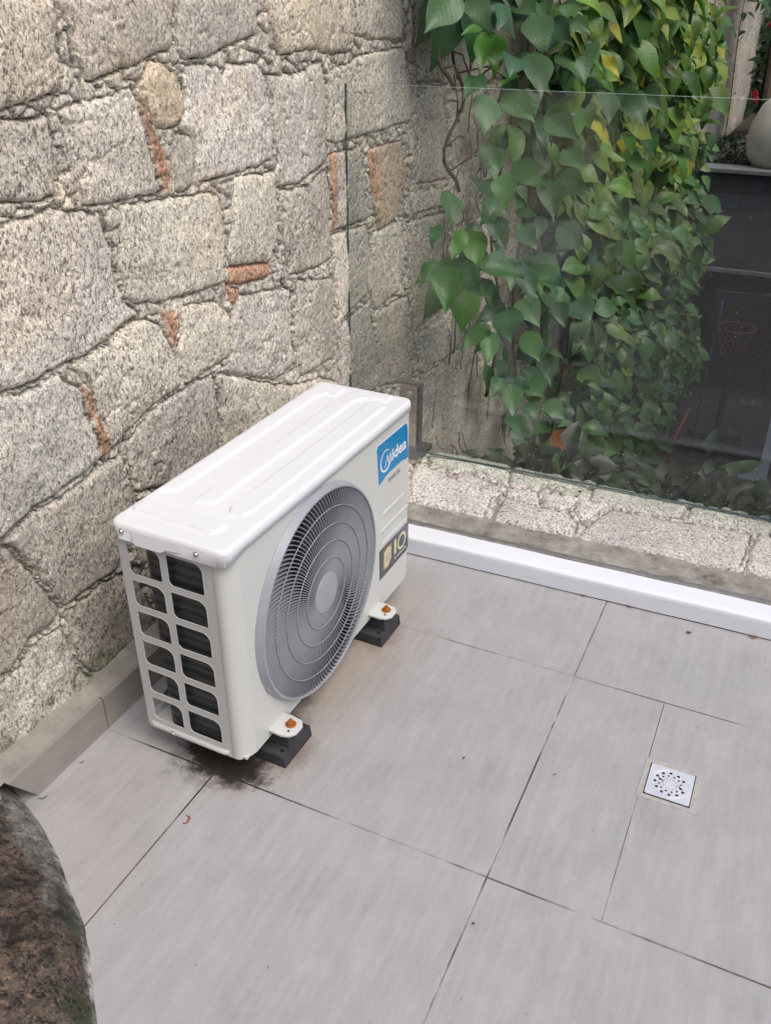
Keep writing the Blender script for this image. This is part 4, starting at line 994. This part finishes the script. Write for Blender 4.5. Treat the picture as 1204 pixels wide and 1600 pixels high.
h5 = [((140,20),(62,88),62,(.05,.15,.03)),((165,25),(158,168),82,(.05,.15,.03)),((195,5),(270,132),72),((270,-10),(262,52),44,BGN),((370,0),(372,102),72),((400,10),(436,158),58),((430,0),(532,92),84),((350,150),(258,212),62),((355,165),(362,275),78),
 ((390,140),(458,218),74),((300,220),(208,288),64),((330,250),(252,305),50),((300,260),(288,348),54),((500,150),(545,222),54),((560,130),(622,212),84),((590,60),(645,142),62),((410,240),(458,338),64),((480,310),(492,410),58),((340,390),(308,452),60),
 ((365,410),(372,510),68),((400,400),(472,442),70),((370,500),(385,562),62),((400,540),(390,640),60),((510,560),(548,632),56,ORL),((740,200),(830,250),62,None,YG),((760,180),(820,230),60),((590,360),(655,422),56,None,YG),((640,220),(665,300),44,None,YL),((540,340),(500,300),60),((470,470),(540,520),64),((560,470),(580,540),60),((420,470),(450,520),60)]
for q in h5: hand(q[0], q[1], q[2], 2.0616, 620, 400, *(q[3:]))
for q in [((870,240),(915,330),40),]: hand(*q, 2.0616, 620, 400)
# the mass: leaves spread over the wall inside an outline that ends where the vine ends on the wall
outline = [(700,-90),(735,40),(722,130),(745,200),(752,300),(735,330),(720,470),(722,540),(768,600),(800,690),(860,725),(960,735),(1060,720),(1080,600),(1078,500),(1086,420),(1088,250),(1106,150),(1114,40),(1114,-90)]
op = np.array(outline, float)
def inpoly(px, py):
    return poly_sd(np.array([px]), np.array([py]), [tuple(p) for p in op])[0]
TOPL = 2.35
gapc = [(815, 150, 42, 24), (800, 330, 30, 20), (745, 250, 25, 60), (735, 380, 18, 50), (760, 110, 18, 30)]
def clump(y, z): return float(vnoise(np.array([y*1.5+3]), np.array([z*2.6]), 5)[0])
nodes = 0; tries = 0
while nodes < 760 and tries < 40000:
    tries += 1
    y = 3.0+8.4*random.random()**1.2; z = random.uniform(-2.1, TOPL); cl = clump(y, z)
    prot = min(.14+.07*(y-3), .46)*(.35+.9*cl); x_ = -1.30+prot*random.uniform(.55, 1.)
    px, py, dep = project(np.array([x_, y, z]))
    if py > -250 and not (-120 < py < 1600): continue
    if py < -90:
        if not 690 < px < 1105 : continue
    elif inpoly(px, py) < -3+10*(cl < .4): continue
    if any(((px-a)/c)**2+((py-b)/d)**2 < 1 for a, b, c, d in gapc): continue
    if cl < .33 and random.random() < .7: continue
    if px < 880 and py > -20 and random.random() < (.6 if py < 260 else .86): continue
    if px < 930 and random.random() < .4: continue
    nodes += 1
    n_l = random.randint(3, 6); a0 = random.random()*6.28; size = random.choice([.13, .16, .18, .20, .22])*random.uniform(.85, 1.1); tone = gcol()
    out_ = Vector((.8, -.75, .35)).normalized(); s1 = Vector((0, 0, 1)).cross(out_).normalized(); s2 = out_.cross(s1)
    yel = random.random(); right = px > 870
    for q in range(n_l):
        a = a0+q*6.28/n_l+random.uniform(-.4, .4); rad_ = (s1*math.cos(a)+s2*math.sin(a))
        d_ = (rad_*.9+Vector((.25, -.2, -.75))+Vector([random.uniform(-.25, .25) for _ in range(3)])).normalized()
        ln = size*random.uniform(.6, 1.15); b0 = Vector((x_, y, z))+rad_*size*.22+out_*random.uniform(0, .04)
        nrm = out_*1.1+Vector((0, 0, .5))+rad_*.35+Vector([random.uniform(-.45, .45) for _ in range(3)])
        c = tuple(v*random.uniform(.85, 1.2) for v in tone); edge = None
        if right: c = tuple(v*w for v, w in zip(c, (1.5, 1.35, .8) if py < 300 else (.95, .95, .8)))  # upper right leaves paler: variegation plus a sunlit look put into the tint
        elif py > 420: c = tuple(v*.8 for v in c)  # lower leaves darkened, the shade of the yard put into their tint
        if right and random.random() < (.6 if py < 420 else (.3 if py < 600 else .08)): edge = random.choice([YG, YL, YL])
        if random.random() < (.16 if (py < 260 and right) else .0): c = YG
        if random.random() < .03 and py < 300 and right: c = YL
        if random.random() < .10 and py < 500: c = (.07, .17, .03)
        if random.random() < .002: c = ORL
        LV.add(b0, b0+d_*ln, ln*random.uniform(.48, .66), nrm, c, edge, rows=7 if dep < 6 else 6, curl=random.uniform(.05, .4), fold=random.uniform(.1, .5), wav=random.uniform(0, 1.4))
# wall-hugging under layer
for k in range(1000):
    y = 3.6+8*random.random(); z = random.uniform(-2.1, TOPL); x_ = -1.31+random.random()*.08
    px, py, dep = project(np.array([x_, y, z]))
    if -90 < py < 1600 and inpoly(px, py) < 6: continue
    if px < 850 and random.random() < .6: continue
    if any(((px-a)/c)**2+((py-b)/d)**2 < 1 for a, b, c, d in gapc): continue
    ln = random.uniform(.10, .17); b0 = Vector((x_, y, z)); d_ = Vector((random.uniform(0, .4), random.uniform(-.8, .8), random.uniform(-1, .1))).normalized()
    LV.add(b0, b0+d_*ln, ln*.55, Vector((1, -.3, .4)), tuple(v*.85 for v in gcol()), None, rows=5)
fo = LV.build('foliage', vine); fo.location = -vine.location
bm = bmesh.new(); random.seed(3)
for px, pyb, pyt in ((706, 140, -80), (712, 300, 60), (760, 620, 100), (800, 650, -80), (860, 700, -80), (930, 700, -80), (1000, 700, -80), (1040, 700, -80)):
    pts = []
    for k in range(14):
        u = k/13; py = pyb+(pyt-pyb)*u
        p = at(px+5*math.sin(u*4+px), py, -1.24+.03*math.sin(u*9+px)); pts.append(p)
    for k in range(1, 14): pts[k].y = pts[0].y+.03*math.sin(k*.9+px)
    tube(bm, pts, lambda q: .008-.003*q, 6)
    for k in range(2, 13, 2):
        a = pts[k]; e = a+Vector((random.uniform(.02, .14), random.uniform(-.25, .25), random.uniform(-.12, .12)))
        tube(bm, [a, (a+e)/2+Vector((.02, 0, .03)), e], .0035, 5)
for k in range(260):   # aerial roots and bare runners on the stone
    y = 3.3+5*random.random()**1.3; z = random.uniform(-1.2, 2.0); pts = []; p = Vector((-1.315, y, z)); dz = Vector((0, random.uniform(-.5, .5), random.choice([-1, 1])))
    for i in range(7): pts.append(p.copy()); p += Vector((random.uniform(-.004, .006), 0, 0))+dz.normalized()*.03; dz += Vector((0, random.uniform(-.6, .6), random.uniform(-.3, .3)))
    tube(bm, pts, random.uniform(.0012, .003), 4)
st = from_bm('stem', bm, simple('vine_stem', (.10, .075, .045), .8, 0, .4, 40, .4), vine, smooth=True); st.location = -vine.location

def shrub(name, label, c, rad, n, ln, cat='shrub', cols=None, stems=True, group=None):
    e = empty(name, (c[0], c[1], c[2]-rad[2])); tag(e, label, cat, group); Lq = Leaves()
    for k in range(n):
        while True:
            p = Vector([random.uniform(-1, 1) for _ in range(3)])
            if p.length < 1: break
        p = p*(.55+.45*random.random())/max(p.length, .3)*min(1, p.length+.3)
        b = Vector((p.x*rad[0], p.y*rad[1], p.z*rad[2]+rad[2])); d_ = (Vector((p.x, p.y, random.uniform(-.8, .5)))).normalized()
        l_ = ln*random.uniform(.7, 1.3); Lq.add(b, b+d_*l_, l_*.5, Vector((random.uniform(-.4, .4), -.5, 1)), random.choice(cols) if cols else gcol(), rows=4)
    Lq.build('foliage', e)
    if stems:
        bm = bmesh.new()
        for k in range(7):
            a = random.random()*6.28; t_ = Vector((math.cos(a)*rad[0]*.5, math.sin(a)*rad[1]*.5, rad[2]*1.3)); tube(bm, [(0, 0, 0), t_*.5+Vector((.02, 0, .03)), t_], lambda q: .012*(1-q)+.003, 5)
        from_bm('stem', bm, M_BARK, e, smooth=True)
    return e
DSH = [(.02, .04, .018), (.025, .05, .02), (.03, .055, .02)]
# ================================================================ SUNKEN YARD
YZ = -2.2
bm = bmesh.new()
for i in range(5):
    for j in range(11):
        bx(bm, -1.5+i*1.4+.004, -1.5+(i+1)*1.4-.004, 2.6+j*1.4+.004, 2.6+(j+1)*1.4-.004, YZ-.05, YZ+random.uniform(-.001, .001))
tag(from_bm('yard_floor', bm, M_DSLATE), kind='structure')
bm = bmesh.new(); bx(bm, -1.6, 6, 2.5, 18.5, YZ-.3, YZ-.01); tag(from_bm('ground', bm, M_SOIL), kind='structure')
shrub('shrub', 'dark low shrub just beyond the coping at the left under the glass', (-.75, 3.2, -.42), (.40, .28, .42), 500, .11, cols=DSH)
shrub('shrub', 'dark low shrub beyond the coping below the middle of the glass', (-.18, 3.25, -.40), (.42, .30, .40), 500, .11, cols=DSH)
shrub('shrub', 'dark low shrub beyond the coping at the right under the glass', (.42, 3.2, -.36), (.40, .25, .35), 420, .10, cols=DSH)
# planter wall
PY = 9.6
pl_ = empty('raised_planter', (.5, PY+.9, YZ)); tag(pl_, 'dark charcoal raised planter with grey coping right of the vine', 'planter')
def rel(e, bm): bmesh.ops.translate(bm, vec=-e.location, verts=bm.verts); return bm
bm = bmesh.new(); bx(bm, -1.22, 4, PY, PY+.25, -.83, .07); from_bm('planter_wall', rel(pl_, bm), M_DWALL, pl_)
bm = bmesh.new(); bx(bm, -1.24, 4, PY-.03, PY+.28, .072, .112); from_bm('planter_coping', rel(pl_, bm), M_COPE, pl_, bevel=.005)
bm = bmesh.new(); bx(bm, -1.22, 4, PY-.02, PY+.25, -.875, -.832); from_bm('planter_ledge', rel(pl_, bm), M_COPE, pl_, bevel=.005)
bm = bmesh.new(); bx(bm, -1.22, 4, PY+.9, PY+1.0, YZ, -.88); from_bm('planter_base', rel(pl_, bm), M_SOIL, pl_)
bm = bmesh.new(); bx(bm, -1.22, 4, PY+.25, PY+6, -.875, .06); from_bm('planter_soil', rel(pl_, bm), M_SOIL, pl_)
# pot
pc = (-.42+.0, PY+.55, .06)
ph_ = project(np.array((-.40, PY+.55, .4)))
pot = empty('garden_pot', (-.43, PY+.42, .09)); tag(pot, 'large round pale concrete pot standing on the raised planter', 'plant pot')
bm = bmesh.new(); pp = [(.001, 0), (.26, 0), (.33, .10), (.36, .24), (.34, .40), (.27, .56), (.20, .635), (.185, .645), (.17, .635), (.17, .56), (.001, .56)]
rg = [[bm.verts.new((r_*math.cos(a), r_*math.sin(a), z)) for a in np.linspace(0, 2*math.pi, 48, endpoint=False)] for r_, z in pp]
for a, b in zip(rg[:-1], rg[1:]):
    for i in range(48): bm.faces.new((a[i], a[(i+1) % 48], b[(i+1) % 48], b[i]))
from_bm('pot_body', bm, M_POT, pot, smooth=True)
ag = empty('agave', (-.43, PY+.42, .65)); tag(ag, 'spiky dark plant growing out of the pale concrete pot', 'plant'); La = Leaves()
for k in range(14):
    a = k*2.4; d_ = Vector((math.cos(a)*.5, math.sin(a)*.5, random.uniform(.6, 1.2))).normalized(); La.add((0, 0, 0), d_*random.uniform(.2, .34), .03, Vector((-d_.x, -d_.y, 1)), (.06, .10, .07), rows=5, curl=.3)
La.build('blades', ag)
shrub('ground_shrub', 'low blue-green shrub on the planter between vine and pale pot', (-.95, PY+.75, .16), (.36, .35, .17), 420, .07, cols=[(.035, .06, .04), (.03, .05, .035)])
tr_ = empty('tree', (-.72, PY+1.9, .06)); tag(tr_, 'brown tree with dark crown behind the pale pot', 'tree')
bm = bmesh.new(); tube(bm, [(0, 0, 0), (.03, 0, .5), (-.02, .02, 1.1), (.05, 0, 1.9)], lambda q: .15-.06*q, 10)
for a in (.3, 2.1, 4.0, 5.2): tube(bm, [(0, 0, 1.2), (.3*math.cos(a), .3*math.sin(a), 1.7), (.7*math.cos(a), .7*math.sin(a), 2.1)], lambda q: .05-.035*q, 6)
from_bm('trunk', bm, M_BARK, tr_, smooth=True); Lc = Leaves()
for k in range(900):
    p = Vector([random.gauss(0, .42) for _ in range(3)]); b = p+Vector((0.1, 0, 2.1)); d_ = Vector((random.uniform(-1, 1), random.uniform(-1, .5), random.uniform(-1, .2))).normalized()
    Lc.add(b, b+d_*.12, .06, Vector((0, -.6, 1)), random.choice(DG), rows=4)
Lc.build('crown', tr_)
fs = shrub('flowering_shrub', 'leafy shrub with small red flowers at the upper right edge of the photo', (-.35, 12.6, 1.0), (.75, .5, 1.1), 1500, .10, cols=[(.05, .10, .03), (.07, .13, .04), (.03, .07, .02)])
bm = bmesh.new()
for k in range(60):
    p = Vector((random.uniform(-.65, .65), random.uniform(-.5, -.25), random.uniform(.6, 2.1)))
    for j in range(5):
        a = j*1.257; bmesh.ops.create_uvsphere(bm, u_segments=6, v_segments=4, radius=.022, matrix=Matrix.Translation(p+Vector((.022*math.cos(a), 0, .022*math.sin(a)))) @ Matrix.Diagonal((1, .4, 1, 1)))
from_bm('blossoms', bm, M_PETAL, fs, smooth=True)
bm = bmesh.new(); tube(bm, [(0, 0, 0), (0, 0, 1.2), (0, 0, 2.6)], .02, 8)
o = from_bm('post', bm, M_BLACK, None, smooth=True); o.location = (-.86, PY+2.2, .06); tag(o, 'thin black post between far wall end and flowering shrub', 'post')
# back hedge closes the yard
hd = empty('hedge', (1.2, 16, YZ)); tag(hd, 'tall dark green hedge closing the yard at the far end', 'hedge'); Lh = Leaves()
for k in range(3500):
    b = Vector((random.uniform(-3, 4), random.uniform(-.5, .3), random.uniform(1.5, 6))); d_ = Vector((random.uniform(-1, 1), -.3, random.uniform(-1, .2))).normalized()
    Lh.add(b, b+d_*.18, .1, Vector((0, -1, .5)), random.choice([(.03, .07, .02), (.05, .10, .03), (.07, .13, .04)]), rows=4)
Lh.build('foliage', hd); bm = bmesh.new(); bx(bm, -3, 4, .3, .5, 0, 5.8); from_bm('inner_branches', bm, simple('hedge_core', (.015, .025, .012), .9), hd)
nb = empty('yard_shade_wall', (2.3, 6, YZ)); tag(nb, 'tall plain rendered wall added out of view to shade the sunken yard', 'shade wall')  # unseen wall added on the right to keep light off yard and vine
bm = bmesh.new(); bx(bm, 1.9, 2.2, 3.4, 8.9, YZ, 3.2); from_bm('wall', rel(nb, bm), M_FACADE, nb)
bm = bmesh.new(); bx(bm, 1.8, 2.4, 3.3, 9.0, 3.2, 3.35); from_bm('parapet', rel(nb, bm), M_COPE, nb)
# basketball hoop
hc = hit(1150, 512, 1, 8.3); bh = empty('basketball_hoop', (hc[0], 8.3, YZ)); tag(bh, 'small orange basketball hoop with net in the dark sunken yard', 'basketball hoop')
zr = hc[2]-YZ
bm = bmesh.new(); tube(bm, [(.165*math.cos(a), .165*math.sin(a), zr) for a in np.linspace(0, 6.283, 40, endpoint=False)], .009, 8, True); from_bm('rim', bm, M_ORANGE, bh, smooth=True)
bm = bmesh.new()
for k in range(12):
    for s_ in (-1, 1):
        pts = []
        for i in range(7):
            u = i/6; a = k*math.pi/6+s_*u*1.4; r_ = .16-.07*u; pts.append((r_*math.cos(a), r_*math.sin(a), zr-.26*u))
        tube(bm, pts, .0035, 4)
from_bm('net', bm, M_ORANGE, bh, smooth=True)
bm = bmesh.new(); bx(bm, -.24, .24, .20, .215, zr-.04, zr+.26); from_bm('backboard', bm, M_DSLATE, bh, bevel=.004)
bm = bmesh.new(); tube(bm, [(0, .26, 0), (0, .26, zr+.1)], .03, 10); bx(bm, -.25, .25, .1, .6, 0, .08); from_bm('pole', bm, M_DSLATE, bh)
q = hit(1128, 470, 1, 8.0); q2 = hit(1119, 512, 1, 8.0)
bm = bmesh.new(); tube(bm, [(q[0], 8.0, q[2]), (q2[0], 8.0, q2[2]), (q2[0]-.004, 8.0, q2[2]-.10)], .012, 8)
tube(bm, [(q2[0]-.004, 8.0, q2[2]-.10), (q2[0]-.03, 8.0, YZ)], .006, 8)
tag(from_bm('blue_pole', bm, M_BLUEP, None, smooth=True), 'thin blue pole leaning beside the orange basketball hoop', 'pole')
q = hit(1070, 655, 1, 5.6); q2 = hit(1048, 695, 1, 5.6)
bm = bmesh.new(); tube(bm, [(q[0], 5.75, q[2]+.02), (q2[0], 5.6, q2[2]), (q2[0]-.1, 5.5, YZ+.01)], .016, 8)
tag(from_bm('red_handle', bm, M_REDP, None, smooth=True), 'red tool handle leaning in the dark yard below the hoop', 'tool')
# white door frame in the yard
wf = empty('white_door_frame', (.2, 6.6, YZ)); tag(wf, 'white framed glass door standing low in the sunken yard at the right edge', 'glass door')
c0 = hit(1190, 742, 1, 6.6); c1 = hit(1157, 738, 1, 6.6); c2 = hit(1204, 560, 1, 6.6)
bm = bmesh.new(); bx(bm, c0[0]-.035, c0[0]+.035, 6.57, 6.63, c0[2]-.05, c2[2]+.4); from_bm('door_stile', rel(wf, bm), M_FRAMEW, wf, bevel=.003)
bm = bmesh.new(); bx(bm, c1[0]-.02, c0[0]-.036, 6.572, 6.628, c0[2]-.05, c0[2]+.05); from_bm('bottom_rail', rel(wf, bm), M_FRAMEW, wf, bevel=.003)
bm = bmesh.new(); bx(bm, c0[0]-.03, c0[0]+.03, 6.575, 6.625, YZ, c0[2]-.052); from_bm('door_leg', rel(wf, bm), M_DSLATE, wf)
bm = bmesh.new(); cyl(bm, (hit(1204, 478, 1, 8.9)[0]+.02, 8.9, hit(1204, 478, 1, 8.9)[2]), (0, 0, 1), .11, .2, 24); 
o = from_bm('flower_pot', bm, M_BLACK, None, bevel=.02, autos=True); tag(o, 'small black bucket in the dark yard beside the hoop at the right edge', 'bucket')

# ================================================================ HOUSE BEHIND THE CAMERA (seen only as reflection)
hs = empty('house', (.5, -3.6, 0)); tag(hs, 'house front with white framed sliding door behind the terrace', 'house')
bm = bmesh.new(); bx(bm, -3, -1.2, -.3, 0, 0, 3.2); bx(bm, 1.4, 4, -.3, 0, 0, 3.2); bx(bm, -1.2, 1.4, -.3, 0, 2.3, 3.2); from_bm('wall', bm, M_FACADE, hs)
bm = bmesh.new(); bx(bm, -1.2, -1.12, -.2, -.1, 0, 2.3); bx(bm, 1.32, 1.4, -.2, -.1, 0, 2.3); bx(bm, -1.12, 1.32, -.2, -.1, 2.22, 2.3); bx(bm, .06, .14, -.2, -.1, 0, 2.22); from_bm('door_frame', bm, M_FRAMEW, hs)
bm = bmesh.new(); bx(bm, -1.12, 1.32, -.28, -.22, 0, 2.3); from_bm('door_glass', bm, M_BLACK, hs)
